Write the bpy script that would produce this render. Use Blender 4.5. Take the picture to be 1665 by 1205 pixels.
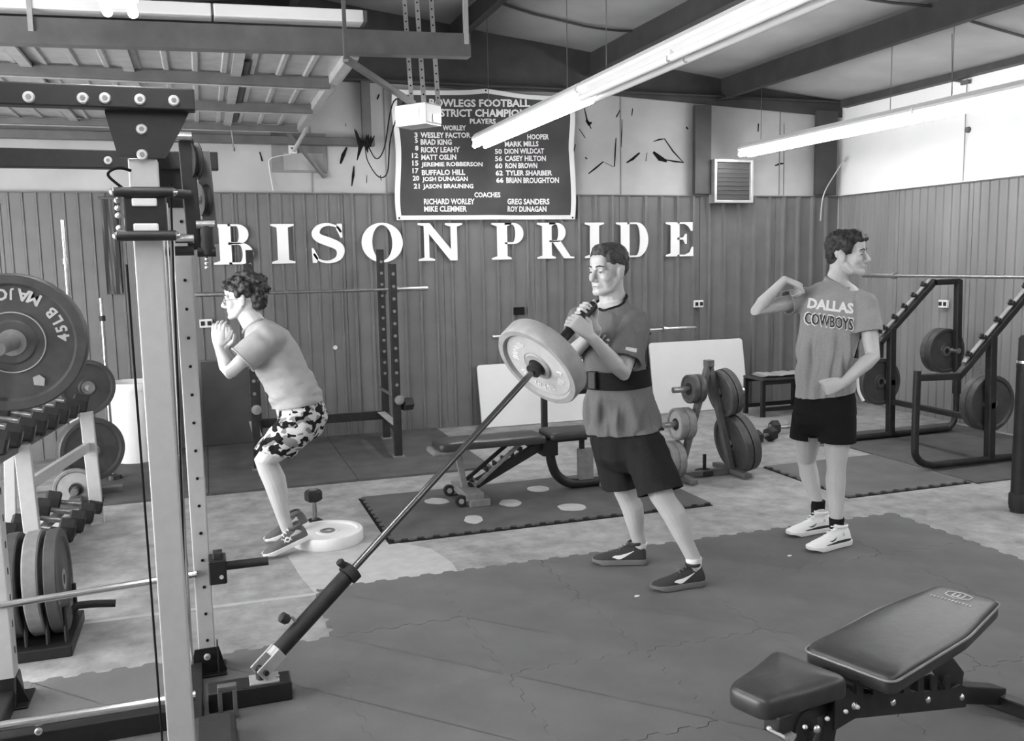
import bpy, bmesh, math, random
from mathutils import Vector, Matrix, noise
from mathutils.bvhtree import BVHTree
random.seed(7)
V = Vector
for o in list(bpy.data.objects): bpy.data.objects.remove(o)
S = bpy.context.scene
COL = S.collection
EV = bpy.data.scenes.new('evaluation')          # scratch scene for turning text and modifiers into meshes, removed at the end
def evaluated(ob):
    EV.collection.objects.link(ob); vl = EV.view_layers[0]; vl.update()
    me = bpy.data.meshes.new_from_object(ob.evaluated_get(vl.depsgraph)); bpy.data.objects.remove(ob); return me

# ------------------------------------------------------------------ camera
FOC, CX, CY, CAMH = 1460.0, 832.5, 602.5, 1.6
yc = V(((330-CX)/FOC, -(435-CY)/FOC, -1)).normalized()           # depth axis (world +Y) seen by the camera
xc = V(((5161-CX)/FOC, -(343.2-CY)/FOC, -1)).normalized()        # along the back wall (world +X)
xc = (xc-xc.dot(yc)*yc).normalized(); zc = xc.cross(yc)
ROT = Matrix((xc, yc, zc))                                       # camera -> world
EYE = V((0, 0, CAMH))
cam = bpy.data.cameras.new('camera'); camo = bpy.data.objects.new('camera', cam); COL.objects.link(camo)
camo.matrix_world = Matrix.Translation(EYE) @ ROT.to_4x4()
cam.sensor_fit = 'HORIZONTAL'; cam.sensor_width = 36; cam.lens = FOC/1665*36; cam.clip_start = .05
S.camera = camo
def ray(px, py): return ROT @ V(((px-CX)/FOC, -(py-CY)/FOC, -1))
def fl(px, py, z=0): d = ray(px, py); return EYE + d*((z-CAMH)/d.z)     # on a horizontal plane
def onY(px, py, Y): d = ray(px, py); return EYE + d*(Y/d.y)             # on a plane parallel to the back wall
def onX(px, py, X): d = ray(px, py); return EYE + d*(X/d.x)
def at(px, py, D): return EYE + ray(px, py)*D                           # at a distance D ahead of the camera

# ------------------------------------------------------------------ light
W = bpy.data.worlds.new('world'); S.world = W; W.use_nodes = True
wn = W.node_tree.nodes; bg = wn['Background']
bg.inputs[0].default_value = (.95, .95, .95, 1); bg.inputs[1].default_value = 5.5
S.view_settings.view_transform = 'Standard'; S.view_settings.look = 'None'
S.view_settings.gamma = 1; S.view_settings.use_curve_mapping = False
S.view_settings.exposure = 1.0
TUBE = 18.0

# ------------------------------------------------------------------ materials (all grey: the photograph is black and white)
def mat(name, v, rough=.6, metal=0, nscale=0, namt=0, bump=0, bscale=None, coat=0, v2=None, stretch=None, detail=6):
    m = bpy.data.materials.new(name); m.use_nodes = True
    nt = m.node_tree; p = nt.nodes['Principled BSDF']
    p.inputs['Base Color'].default_value = (v, v, v, 1)
    p.inputs['Roughness'].default_value = rough; p.inputs['Metallic'].default_value = metal
    if rough >= .85: p.inputs['Specular IOR Level'].default_value = .12
    if coat: p.inputs['Coat Weight'].default_value = coat
    if nscale:
        tc = nt.nodes.new('ShaderNodeTexCoord'); src = tc.outputs['Object']
        if stretch:
            mp = nt.nodes.new('ShaderNodeMapping'); mp.inputs['Scale'].default_value = stretch
            nt.links.new(src, mp.inputs[0]); src = mp.outputs[0]
        n = nt.nodes.new('ShaderNodeTexNoise'); n.inputs['Scale'].default_value = nscale; n.inputs['Detail'].default_value = detail
        nt.links.new(src, n.inputs['Vector'])
        r = nt.nodes.new('ShaderNodeValToRGB')
        a = max(0, v*(1-namt)); b = v*(1+namt) if v2 is None else v2
        r.color_ramp.elements[0].position = .3; r.color_ramp.elements[1].position = .7
        r.color_ramp.elements[0].color = (a, a, a, 1); r.color_ramp.elements[1].color = (b, b, b, 1)
        nt.links.new(n.outputs['Fac'], r.inputs[0]); nt.links.new(r.outputs[0], p.inputs['Base Color'])
        if bump:
            n2 = n
            if bscale:
                n2 = nt.nodes.new('ShaderNodeTexNoise'); n2.inputs['Scale'].default_value = bscale; n2.inputs['Detail'].default_value = 4
                nt.links.new(src, n2.inputs['Vector'])
            bp = nt.nodes.new('ShaderNodeBump'); bp.inputs['Strength'].default_value = bump; bp.inputs['Distance'].default_value = .01
            nt.links.new(n2.outputs['Fac'], bp.inputs['Height']); nt.links.new(bp.outputs[0], p.inputs['Normal'])
    return m
def emis(name, s):
    m = mat(name, .9); p = m.node_tree.nodes['Principled BSDF']
    p.inputs['Emission Color'].default_value = (1, 1, 1, 1); p.inputs['Emission Strength'].default_value = s
    return m
M = {}
def concrete():
    m = mat('concrete', .3, .75); nt = m.node_tree; p = nt.nodes['Principled BSDF']
    tc = nt.nodes.new('ShaderNodeTexCoord')
    def nz(s, d): n = nt.nodes.new('ShaderNodeTexNoise'); n.inputs['Scale'].default_value = s; n.inputs['Detail'].default_value = d; n.inputs['Roughness'].default_value = .65; nt.links.new(tc.outputs['Object'], n.inputs['Vector']); return n
    a, b, c = nz(1.1, 8), nz(7, 8), nz(60, 3)
    r = nt.nodes.new('ShaderNodeValToRGB'); e = r.color_ramp.elements
    e[0].position = .33; e[0].color = (.13, .13, .13, 1); e[1].position = .62; e[1].color = (.37, .37, .37, 1)
    mx = nt.nodes.new('ShaderNodeMix'); mx.data_type = 'FLOAT'; mx.inputs[0].default_value = .55
    nt.links.new(a.outputs['Fac'], mx.inputs[2]); nt.links.new(b.outputs['Fac'], mx.inputs[3])
    nt.links.new(mx.outputs[0], r.inputs[0]); nt.links.new(r.outputs[0], p.inputs['Base Color'])
    bp = nt.nodes.new('ShaderNodeBump'); bp.inputs['Strength'].default_value = .25; bp.inputs['Distance'].default_value = .004
    nt.links.new(c.outputs['Fac'], bp.inputs['Height']); nt.links.new(bp.outputs[0], p.inputs['Normal'])
    return m
def camo_mat():
    m = mat('camo_cloth', .6, .9); nt = m.node_tree; p = nt.nodes['Principled BSDF']
    tc = nt.nodes.new('ShaderNodeTexCoord')
    def lay(scale, off, lo, hi, pos):
        mp = nt.nodes.new('ShaderNodeMapping'); mp.inputs['Location'].default_value = (off, off*.7, 0); mp.inputs['Scale'].default_value = (.8, .8, 1.2); nt.links.new(tc.outputs['Object'], mp.inputs[0])
        n = nt.nodes.new('ShaderNodeTexNoise'); n.inputs['Scale'].default_value = scale; n.inputs['Detail'].default_value = 1.2; nt.links.new(mp.outputs[0], n.inputs['Vector'])
        r = nt.nodes.new('ShaderNodeValToRGB'); r.color_ramp.interpolation = 'CONSTANT'; e = r.color_ramp.elements
        e[0].position = 0; e[0].color = (lo,)*3+(1,); e[1].position = pos; e[1].color = (hi,)*3+(1,); nt.links.new(n.outputs['Fac'], r.inputs[0]); return r
    a = lay(22, 0, .5, .2, .53); b = lay(24, 3.3, 1.0, .03, .535)
    mx = nt.nodes.new('ShaderNodeMix'); mx.data_type = 'RGBA'; mx.blend_type = 'MULTIPLY'; mx.inputs[0].default_value = 1
    nt.links.new(a.outputs[0], mx.inputs[6]); nt.links.new(b.outputs[0], mx.inputs[7]); nt.links.new(mx.outputs[2], p.inputs['Base Color'])
    return m
M['concrete'] = concrete(); M['camo'] = camo_mat()
M['light_concrete'] = mat('light_concrete', .40, .8, nscale=14, namt=.1, bump=.1)
M['seam'] = mat('mortar_line', .4, .8, nscale=9, namt=.12)
M['siding'] = mat('painted_ribbed_steel', .15, .36, .0, nscale=5, namt=.1, bump=.05)
M['siding_light'] = mat('bare_ribbed_steel', .2, .5, .0, nscale=4, namt=.14, stretch=(1, 1, .2))
M['vinyl'] = mat('white_vinyl_insulation', .42, .55, nscale=2.2, namt=.13, bump=.12, bscale=5)
M['vinyl_ceiling'] = mat('grey_vinyl_insulation', .3, .6, nscale=1.8, namt=.16, bump=.25, bscale=3)
M['white_wall'] = mat('white_wall', .85, .6, nscale=2, namt=.03)
M['dark_steel'] = mat('dark_red_iron', .05, .6, .1, nscale=6, namt=.2)
M['mid_steel'] = mat('grey_painted_steel', .13, .5, .3, nscale=8, namt=.15)
M['galv'] = mat('galvanised_steel', .5, .4, .5, nscale=12, namt=.12)
M['black_steel'] = mat('black_powder_coat', .014, .45, .2, nscale=40, namt=.2)
M['black_worn'] = mat('worn_black_steel', .018, .5, .2, nscale=20, namt=.35)
M['silver'] = mat('silver_powder_coat', .46, .42, .15, nscale=30, namt=.04)
M['chrome'] = mat('chrome', .75, .2, 1.0)
M['bolt'] = mat('bolt_zinc', .55, .4, .35)
M['steel_bar'] = mat('bare_steel_bar', .34, .34, .85, nscale=30, namt=.2)
M['dark_bar'] = mat('dark_polished_bar', .16, .22, .9)
M['rubber'] = mat('black_rubber', .016, .7, nscale=35, namt=.25, bump=.08)
M['bumper'] = mat('black_bumper_rubber', .05, .5, nscale=25, namt=.2)
M['mat'] = mat('foam_mat', .14, .85, nscale=3.5, namt=.12, bump=.15, bscale=220)
M['mat_dark'] = mat('dark_rubber_mat', .075, .8, nscale=5, namt=.25, bump=.15, bscale=180)
M['grey_plate'] = mat('grey_bumper_rubber', .30, .6, nscale=18, namt=.12)
M['pale_plate'] = mat('pale_bumper_rubber', .46, .6, nscale=18, namt=.08)
M['iron_plate'] = mat('cast_iron_plate', .075, .5, .2, nscale=30, namt=.25, bump=.1)
M['grey_iron'] = mat('grey_cast_iron', .2, .5, .2, nscale=30, namt=.15)
M['white_plate'] = mat('white_bumper_rubber', .75, .55, nscale=20, namt=.05)
M['white_plastic'] = mat('white_plastic', .72, .5, nscale=3, namt=.04)
M['white_paint'] = mat('white_paint', .85, .5)
M['print_white'] = mat('print_white', .78, .7)
M['print_dark'] = mat('print_dark', .03, .7)
M['banner'] = mat('banner_cloth', .075, .85, nscale=3, namt=.15)
M['leather'] = mat('black_vinyl_pad', .035, .38, nscale=40, namt=.15, bump=.06)
M['wood'] = mat('raw_plywood', .3, .8, nscale=6, namt=.2, stretch=(1, 1, .15))
M['wood_grey'] = mat('weathered_board', .22, .8, nscale=6, namt=.2)
M['black'] = mat('matte_black', .012, .9)
M['glass_dark'] = mat('dark_screen_mesh', .05, .5)
M['skin'] = mat('skin', .50, .5, nscale=10, namt=.06)
M['skin2'] = mat('tanned_skin', .46, .5, nscale=10, namt=.06)
M['hair'] = mat('dark_hair', .022, .6, nscale=45, namt=.7, bump=.5, stretch=(1, 1, .5))
M['hair_fade'] = mat('short_hair', .045, .7, nscale=60, namt=.5, bump=.3)
M['tee_pale'] = mat('pale_cotton', .32, .9, nscale=90, namt=.04)
M['tee_grey'] = mat('grey_cotton', .27, .9, nscale=90, namt=.05)
M['tee_mid'] = mat('heather_cotton', .31, .9, nscale=120, namt=.08)
M['tee_dark'] = mat('dark_heather_cotton', .15, .9, nscale=120, namt=.08)
M['shorts_dark'] = mat('dark_cotton', .02, .95, nscale=60, namt=.1)
M['shorts_black'] = mat('black_cotton', .013, .95, nscale=60, namt=.1)
M['sock_white'] = mat('white_sock', .8, .9); M['sock_black'] = mat('black_sock', .015, .9)
M['shoe_dark'] = mat('dark_mesh_shoe', .03, .8, nscale=120, namt=.2); M['shoe_grey'] = mat('grey_mesh_shoe', .1, .8, nscale=120, namt=.2)
M['shoe_white'] = mat('white_mesh_shoe', .8, .7, nscale=120, namt=.05); M['sole_white'] = mat('white_foam_sole', .8, .6); M['sole_grey'] = mat('grey_foam_sole', .16, .6)
M['eye'] = mat('dark_eye', .02, .3); M['lip'] = mat('lip', .24, .5)
M['tube_lit'] = emis('lit_tube', TUBE)
M['tube_off'] = mat('unlit_tube', .85, .25)
M['fixture'] = mat('white_enamel', .8, .4)

# ------------------------------------------------------------------ mesh helpers
def frame(d, up=V((0, 0, 1))):
    d = d.normalized()
    if abs(d.dot(up)) > .98: up = V((0, 1, 0))
    x = up.cross(d).normalized(); return x, d.cross(x).normalized(), d        # x, y, d
class MB:
    def __init__(s): s.v = []; s.f = []
    def add(s, vs, fs):
        n = len(s.v); s.v += [V(v) for v in vs]; s.f += [[i+n for i in f] for f in fs]; return s
    def box(s, c, size, R=None):
        c = V(c); a, b, d = [k/2 for k in size]
        vs = [V((x, y, z)) for x in (-a, a) for y in (-b, b) for z in (-d, d)]
        if R is not None: vs = [R @ v for v in vs]
        return s.add([c+v for v in vs], [(0, 1, 3, 2), (4, 6, 7, 5), (0, 4, 5, 1), (2, 3, 7, 6), (0, 2, 6, 4), (1, 5, 7, 3)])
    def bx(s, x0, x1, y0, y1, z0, z1): return s.box(((x0+x1)/2, (y0+y1)/2, (z0+z1)/2), (abs(x1-x0), abs(y1-y0), abs(z1-z0)))
    def beam(s, a, b, w, h=None, up=V((0, 0, 1))):      # w across, h along up
        a, b = V(a), V(b); h = h or w; x, y, d = frame(b-a, V(up))
        vs = [p + x*sx*w/2 + y*sy*h/2 for p in (a, b) for sx, sy in ((-1, -1), (1, -1), (1, 1), (-1, 1))]
        return s.add(vs, [(3, 2, 1, 0), (4, 5, 6, 7), (0, 1, 5, 4), (1, 2, 6, 5), (2, 3, 7, 6), (3, 0, 4, 7)])
    def loft(s, secs):                                  # secs: list of rings (equal counts), capped
        n = len(secs[0]); vs = [p for r in secs for p in r]; fs = []
        for i in range(len(secs)-1):
            for j in range(n):
                k = (j+1) % n; fs.append((i*n+j, i*n+k, (i+1)*n+k, (i+1)*n+j))
        fs.append(tuple(range(n-1, -1, -1))); fs.append(tuple((len(secs)-1)*n+j for j in range(n)))
        return s.add(vs, fs)
    def tube(s, pts, r, seg=12):
        pts = [V(p) for p in pts]; rs = r if isinstance(r, (list, tuple)) else [r]*len(pts)
        x = None; secs = []
        for i, p in enumerate(pts):
            d = (pts[min(i+1, len(pts)-1)]-pts[max(i-1, 0)]).normalized()
            if x is None: x, y, _ = frame(d)
            else:
                x = (x-d*x.dot(d)).normalized(); y = d.cross(x)
            secs.append([p+(x*math.cos(2*math.pi*j/seg)+y*math.sin(2*math.pi*j/seg))*rs[i] for j in range(seg)])
        return s.loft(secs)
    def lathe(s, prof, o, axis, seg=32):                # prof [(r, h)] along axis, closed solid (first/last capped)
        x, y, d = frame(V(axis)); o = V(o)
        return s.loft([[o+d*h+(x*math.cos(2*math.pi*j/seg)+y*math.sin(2*math.pi*j/seg))*max(r, 1e-4) for j in range(seg)] for r, h in prof])
    def ring(s, prof, o, axis, seg=32):                 # closed profile revolved
        x, y, d = frame(V(axis)); o = V(o); n = len(prof); vs = []; fs = []
        for j in range(seg):
            c, t = math.cos(2*math.pi*j/seg), math.sin(2*math.pi*j/seg)
            vs += [o+d*h+(x*c+y*t)*r for r, h in prof]
        for j in range(seg):
            k = (j+1) % seg
            for i in range(n):
                l = (i+1) % n; fs.append((j*n+i, k*n+i, k*n+l, j*n+l))
        return s.add(vs, fs)
    def prism(s, poly, o, ux, uy, t):                   # polygon in the ux/uy plane, thickness t along ux x uy
        o, ux, uy = V(o), V(ux), V(uy); nz = ux.cross(uy).normalized(); n = len(poly)
        vs = [o+ux*a+uy*b for a, b in poly]+[o+ux*a+uy*b+nz*t for a, b in poly]
        fs = [tuple(range(n-1, -1, -1)), tuple(range(n, 2*n))]+[(i, (i+1) % n, (i+1) % n+n, i+n) for i in range(n)]
        return s.add(vs, fs)
    def ell(s, c, rad, R=None, seg=20, rings=12):
        c = V(c); vs = []; fs = []
        for i in range(1, rings):
            th = math.pi*i/rings
            for j in range(seg):
                ph = 2*math.pi*j/seg; vs.append(V((math.sin(th)*math.cos(ph)*rad[0], math.sin(th)*math.sin(ph)*rad[1], math.cos(th)*rad[2])))
        vs += [V((0, 0, rad[2])), V((0, 0, -rad[2]))]; t, b = len(vs)-2, len(vs)-1
        for i in range(rings-2):
            for j in range(seg): k = (j+1) % seg; fs.append((i*seg+j, (i+1)*seg+j, (i+1)*seg+k, i*seg+k))
        for j in range(seg): k = (j+1) % seg; fs.append((t, j, k)); fs.append((b, (rings-2)*seg+k, (rings-2)*seg+j))
        if R is not None: vs = [R @ v for v in vs]
        return s.add([c+v for v in vs], fs)
    def mesh(s, name):
        me = bpy.data.meshes.new(name); me.from_pydata([tuple(v) for v in s.v], [], s.f); me.update()
        bm = bmesh.new(); bm.from_mesh(me); bmesh.ops.recalc_face_normals(bm, faces=bm.faces); bm.to_mesh(me); bm.free(); return me
    def build(s, name, m, parent=None, smooth=False, bevel=0):
        return link(name, s.mesh(name), m, parent, smooth, bevel)
def link(name, me, m, parent=None, smooth=False, bevel=0, angle=40):
    o = bpy.data.objects.new(name, me); COL.objects.link(o)
    if m: me.materials.clear(); me.materials.append(M[m])
    if smooth:
        me.polygons.foreach_set('use_smooth', [True]*len(me.polygons))
        try: me.set_sharp_from_angle(angle=math.radians(angle))
        except Exception: pass
    if parent: adopt(o, parent)
    if bevel:
        b = o.modifiers.new('bevel', 'BEVEL'); b.width = bevel; b.segments = 2; b.limit_method = 'ANGLE'; b.angle_limit = math.radians(50)
    return o
def world_of(p):
    m = p.matrix_basis.copy()
    return m if p.parent is None else world_of(p.parent) @ p.matrix_parent_inverse @ m
def adopt(o, p): o.parent = p; o.matrix_parent_inverse = world_of(p).inverted()
def thing(name, label, cat, loc=(0, 0, 0), group=None):
    o = bpy.data.objects.new(name, None); COL.objects.link(o); o.location = loc; o.empty_display_size = .1
    return tag(o, label, cat, group)
def tag(o, label, cat, group=None):
    o['label'] = label; o['category'] = cat
    if group: o['group'] = group
    return o
def struct(o): o['kind'] = 'structure'; return o
def dup(o, parent=None):
    c = o.copy(); COL.objects.link(c); c.parent = parent
    for ch in [k for k in bpy.data.objects if k.parent == o]: dup(ch, c)
    return c
def circ(r, n=24, c=(0, 0)): return [(c[0]+r*math.cos(2*math.pi*i/n), c[1]+r*math.sin(2*math.pi*i/n)) for i in range(n)]
def bez(pts, n=8):                                       # smooth polyline (Catmull-Rom)
    pts = [V(p) for p in pts]; out = []
    for i in range(len(pts)-1):
        a, b, c, d = pts[max(i-1, 0)], pts[i], pts[i+1], pts[min(i+2, len(pts)-1)]
        for k in range(n):
            t = k/n; out.append(.5*((2*b)+(c-a)*t+(2*a-5*b+4*c-d)*t*t+(3*b-a-3*c+d)*t**3))
    return out+[pts[-1]]
def text_mesh(body, bold=0.0, shear=0):
    cu = bpy.data.curves.new('lettering', 'FONT'); cu.body = body; cu.offset = bold; cu.shear = shear; cu.resolution_u = 2; cu.fill_mode = 'FRONT'
    me = evaluated(bpy.data.objects.new('lettering_tmp', cu))
    vs = [v.co.copy() for v in me.vertices]; fs = [tuple(p.vertices) for p in me.polygons]; bpy.data.meshes.remove(me)
    x0, x1 = min(v.x for v in vs), max(v.x for v in vs); y0, y1 = min(v.y for v in vs), max(v.y for v in vs)
    return [((v.x-x0)/(x1-x0), (v.y-y0)/(y1-y0)) for v in vs], fs, (x1-x0)/(y1-y0)   # fitted to the unit square

# ------------------------------------------------------------------ the room shell
XR, XL, YB, YF = 6.72, -3.4, 8.42, -3.2
SID = 2.24
RIDGE = 1.0
def roof(x): return 3.26+.122*(XR-max(x, RIDGE)) - (.122*(RIDGE-x) if x < RIDGE else 0)
floor = struct(MB().bx(XL-.2, XR+.2, YF-.2, YB+.2, -.12, 0).build('floor', 'concrete'))
pp = [fl(*p) for p in [(468,905),(500,888),(560,884),(640,882),(700,892),(735,915),(748,935),(700,945),(600,955),(515,968),(490,940)]]
MB().prism([(p.x, p.y) for p in pp], (0, 0, -.004), (1, 0, 0), (0, 1, 0), .0055).build('concrete_patch', 'light_concrete', floor)
a, b = fl(345, 986), fl(700, 950)
MB().beam((a.x-1.2, 4.365, .0), (.45, 4.33, .0), .035, .004).build('joint_line', 'seam', floor)
# back wall: white vinyl insulation above, ribbed siding below
wb = struct(MB().prism([(XL, 0), (XR, 0), (XR, roof(XR)+.1), (RIDGE, roof(RIDGE)+.1), (XL, roof(XL)+.1)], (0, YB+.15, 0), (1, 0, 0), (0, 0, 1), .15).build('wall_back', 'vinyl'))
def siding(a, b, pitch, w, h, n_in, m, parent, right=False):
    """one sheet of ribbed siding from a to b along the wall"""
    prof = [(a, 0)]; k = a+pitch/2
    while k < b-w:
        prof += [(k-w, 0), (k-w*.5, h), (k+w*.5, h), (k+w, 0)]; k += pitch
    prof += [(b, 0)]
    mb = MB(); vs = []; fs = []
    for (t, d) in prof:
        for z in (0, SID):
            vs.append(V((XR-.012-d, t, z)) if right else V((t, YB-.012-d, z)))
    for i in range(len(prof)-1): fs.append((2*i, 2*i+2, 2*i+3, 2*i+1))
    vs += [V((XR-.002, a, 0)), V((XR-.002, b, 0)), V((XR-.002, b, SID)), V((XR-.002, a, SID))] if right else [V((a, YB-.002, 0)), V((b, YB-.002, 0)), V((b, YB-.002, SID)), V((a, YB-.002, SID))]
    n = len(prof)*2
    fs += [(n, n+1, n+2, n+3), tuple([n+3, n+2]+[2*i+1 for i in range(len(prof)-1, -1, -1)]), tuple([n, n+1]+[2*i for i in range(len(prof)-1, -1, -1)])]
    fs += [(n, n+3, 1, 0), (n+1, n+2, 2*len(prof)-1, 2*len(prof)-2)]
    mb.add(vs, fs); return mb.build('siding_panel', m, parent)
x = XL
while x < XR-.05:
    b = min(x+.93, XR)
    if x < 1.2: siding(x+.004, b-.004, .104, .012, .012, 0, 'siding', wb)
    elif x < 2.7: siding(x+.004, b-.004, .155, .016, .02, 0, 'siding', wb)
    else: siding(x+.004, b-.004, .186, .021, .036, 0, 'siding', wb)
    x = b
struct(MB().bx(XL, XR, YB-.04, YB-.001, SID, SID+.012).build('trim_1', 'mid_steel'))
# vinyl sheet seams on the upper back wall
for sx in (-.3, .98, 1.66, 4.06, 5.95): MB().bx(sx-.006, sx+.006, YB-.006, YB-.0005, SID+.02, roof(sx)-.05).build('vinyl_seam', 'wood_grey', wb)
wr = struct(MB().bx(XR, XR+.15, YF-.15, YB+.15, 0, roof(XR)+.1).build('wall_right', 'white_wall'))
y = YB-.03
while y > YF+.05:
    a = max(y-.93, YF); siding(a+.004, y-.004, .1, .011, .012, 0, 'siding_light', wr, True); y = a
struct(MB().bx(XR-.03, XR-.001, YF, YB-.05, SID, SID+.012).build('trim_2', 'mid_steel'))
for sy in (2.9, 5.5): MB().bx(XR-.004, XR-.0005, sy-.003, sy+.003, SID+.02, 3.2).build('wall_seam', 'wood_grey', wr)
# left wall with a tall open doorway that lets daylight in, and the wall behind the camera
LD = (1.2, 6.6, 3.0)
wl = MB(); wl.bx(XL-.15, XL, YF-.15, LD[0], 0, roof(XL)+.1); wl.bx(XL-.15, XL, LD[1], YB+.15, 0, roof(XL)+.1); wl.bx(XL-.15, XL, LD[0], LD[1], LD[2], roof(XL)+.1)
struct(wl.build('wall_left', 'white_wall'))
struct(MB().prism([(XL, 0), (XR, 0), (XR, roof(XR)+.1), (RIDGE, roof(RIDGE)+.1), (XL, roof(XL)+.1)], (0, YF, 0), (1, 0, 0), (0, 0, 1), .15).build('wall_front', 'vinyl'))
# ceiling: vinyl-faced insulation sagging between purlins that run towards the back wall
PURL = [5.2, 3.72, 2.3, .85, -.6, -2.05]
cv = []; cf = []; NX, NY = 120, 60
for i in range(NX+1):
    for j in range(NY+1):
        x = XL+(XR-XL)*i/NX; y = YF+(YB-YF)*j/NY
        d = min(abs(x-q) for q in PURL+[XR, XL])
        sag = -.055*min(1, d/.45)**.6*max(0, min(1, (YB-y)/.6))**.6 + .012*noise.noise(V((x*1.3, y*.9, 0)))
        cv.append((x, y, roof(x)+sag))
for i in range(NX):
    for j in range(NY): a = i*(NY+1)+j; cf.append((a, a+1, a+NY+2, a+NY+1))
ce = MB().add(cv, cf)
ce.prism([(XL-.2, roof(XL)+.08), (RIDGE, roof(RIDGE)+.08), (XR+.2, roof(XR)+.08), (XR+.2, roof(XR)+.16), (RIDGE, roof(RIDGE)+.16), (XL-.2, roof(XL)+.16)], (0, YB+.15, 0), (1, 0, 0), (0, 0, 1), YB-YF+.3)
ceil = struct(ce.build('ceiling', 'vinyl_ceiling', smooth=True))
for q in PURL:
    z = roof(q); mb = MB()
    mb.bx(q-.004, q+.004, YF, YB-.02, z-.225, z-.005); mb.bx(q-.065, q+.004, YF, YB-.02, z-.229, z-.222)
    mb.build('purlin', 'dark_steel', ceil)
for k, (yy, x0, x1) in enumerate([(5.55, 2.35, XR-.05), (7.4, .9, 3.7), (3.2, 3.75, XR)]):
    mb = MB(); n = 24
    pts = []
    for i in range(n+1):
        x = x0+(x1-x0)*i/n; d = min(abs(x-q) for q in PURL+[XR, XL]); pts.append((x, yy+.04*math.sin(x*2), roof(x)-.06*min(1, d/.45)**.6-.018))
    mb.tube(pts, .011, 6); mb.build('insulation_strap', 'dark_steel', ceil)
# gable frame at the back wall: tapered rafter with two columns
mb = MB()
mb.prism([(XR, 3.10), (XR, roof(XR)), (RIDGE, roof(RIDGE)), (XL, roof(XL)), (XL, 3.0), (RIDGE, 3.27), (2.4, 3.22), (3.7, 3.235)], (0, YB-.03, 0), (1, 0, 0), (0, 0, 1), .012)
mb.bx(XL, XR, YB-.13, YB-.03, 3.24, 3.255)
struct(mb.build('trim_3', 'dark_steel'))
for k, (x0, x1, z0) in enumerate([(4.86, 5.05, SID), (6.36, 6.62, SID)]):
    struct(MB().bx(x0, x1, YB-.10, YB-.045, z0+.02, 3.16).build('trim_%d' % (4+k), 'dark_steel', bevel=.004))
struct(MB().bx(1.44, 1.52, YB-.10, YB-.03, 2.70, 3.26).build('trim_6', 'mid_steel'))
struct(MB().bx(-3.3, 1.54, YB-.14, YB-.05, 2.665, 2.735).build('trim_7', 'mid_steel', bevel=.006))
struct(MB().beam((XR-.06, YF, 3.225), (XR-.06, YB-.14, 3.225), .09, .08).build('trim_8', 'dark_steel'))
# torn places in the vinyl
def tears(org, sc, strokes):
    for pts, w in strokes:
        P = [onY(org[0]+x/sc, org[1]+y/sc, YB) for x, y in pts]; w = w/sc/1460*9.0
        mb = MB(); L = []; Rr = []
        for i, p in enumerate(P):
            d = (P[min(i+1, len(P)-1)]-P[max(i-1, 0)]).normalized(); nrm = V((-d.z, 0, d.x)); k = w*(.25 if i in (0, len(P)-1) else .5)*random.uniform(.75, 1.3)
            L.append(p+nrm*k); Rr.append(p-nrm*k)
        q = L+Rr[::-1]; mb.prism([(p.x, p.z) for p in q], (0, YB-.001, 0), (1, 0, 0), (0, 0, 1), .003)
        mb.build('vinyl_tear', 'black', wb)
tears((780, 0), 3.964, [([(700,1120),(745,1085),(795,1043)],14),([(795,1043),(860,1075)],5),([(878,890),(872,990),(868,1075)],11),([(917,770),(915,860),(912,950)],6),([(945,1050),(985,1025),(1030,985)],18),
    ([(1078,985),(1070,1040)],7),([(1118,980),(1160,1020),(1205,1040)],28),([(1120,912),(1155,900),(1190,895)],9),([(1190,895),(1245,975),(1310,1045)],10),([(1200,1030),(1250,1040),(1315,1048)],12),
    ([(672,690),(690,770),(718,830)],9),([(685,775),(705,800),(722,790)],24),([(640,830),(680,890)],9),([(880,755),(905,708)],14),([(617,930),(600,1000)],12),([(680,1015),(692,1025)],16),([(1330,820),(1342,832)],18),([(985,700),(980,745)],8)])
tears((380, 0), 3.964, [([(728,950),(705,1000),(688,1055)],18),([(775,1070),(770,1130),(760,1200)],13),([(168,980),(185,1040)],16),([(937,608),(925,640)],18),([(858,1130),(856,1180)],6),([(720,795),(722,815)],6),([(945,1130),(950,1165)],8),([(5,950),(6,975)],6)])
tears((1180, 0), 3.433, [([(182,690),(180,735)],14),([(275,925),(300,915),(325,912)],10),([(325,690),(325,800),(322,1090)],4)])

# ------------------------------------------------------------------ fluorescent strips
def strip(label, x, ys, z, lit, group):
    """one two-tube batten per entry of ys (start, end)"""
    for k, (y0, y1) in enumerate(ys):
        t = thing('fluorescent_light', label[k] if isinstance(label, list) else label, 'light fixture', (x, (y0+y1)/2, z+.09), group)
        a, b = min(y0, y1)+.01, max(y0, y1)-.01
        MB().prism([(-.075, .03), (-.03, .0), (.03, .0), (.075, .03), (.075, .05), (.045, .085), (-.045, .085), (-.075, .05)], (x, b, z), (1, 0, 0), (0, 0, 1), b-a).build('housing', 'fixture', t)
        for sx in (-.05, .05):
            for s2 in (0, 1):
                L = (b-a)/2
                MB().lathe([(.021, .015), (.021, L-.015)], (x+sx, a+s2*L, z-.022), (0, 1, 0), 14).build('tube', 'tube_lit' if lit[k] else 'tube_off', t, smooth=True)
            for yy in (a, (a+b)/2, b): MB().bx(x+sx-.012, x+sx+.012, yy-.012, yy+.012, z-.03, z+.02).build('lamp_holder', 'fixture', t)
        for yy in (a+.3, b-.3): MB().tube([(x, yy, z+.08), (x, yy, roof(x)-.05)], .003, 6).build('hanger_wire', 'mid_steel', t)
ZL = 2.66
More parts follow.
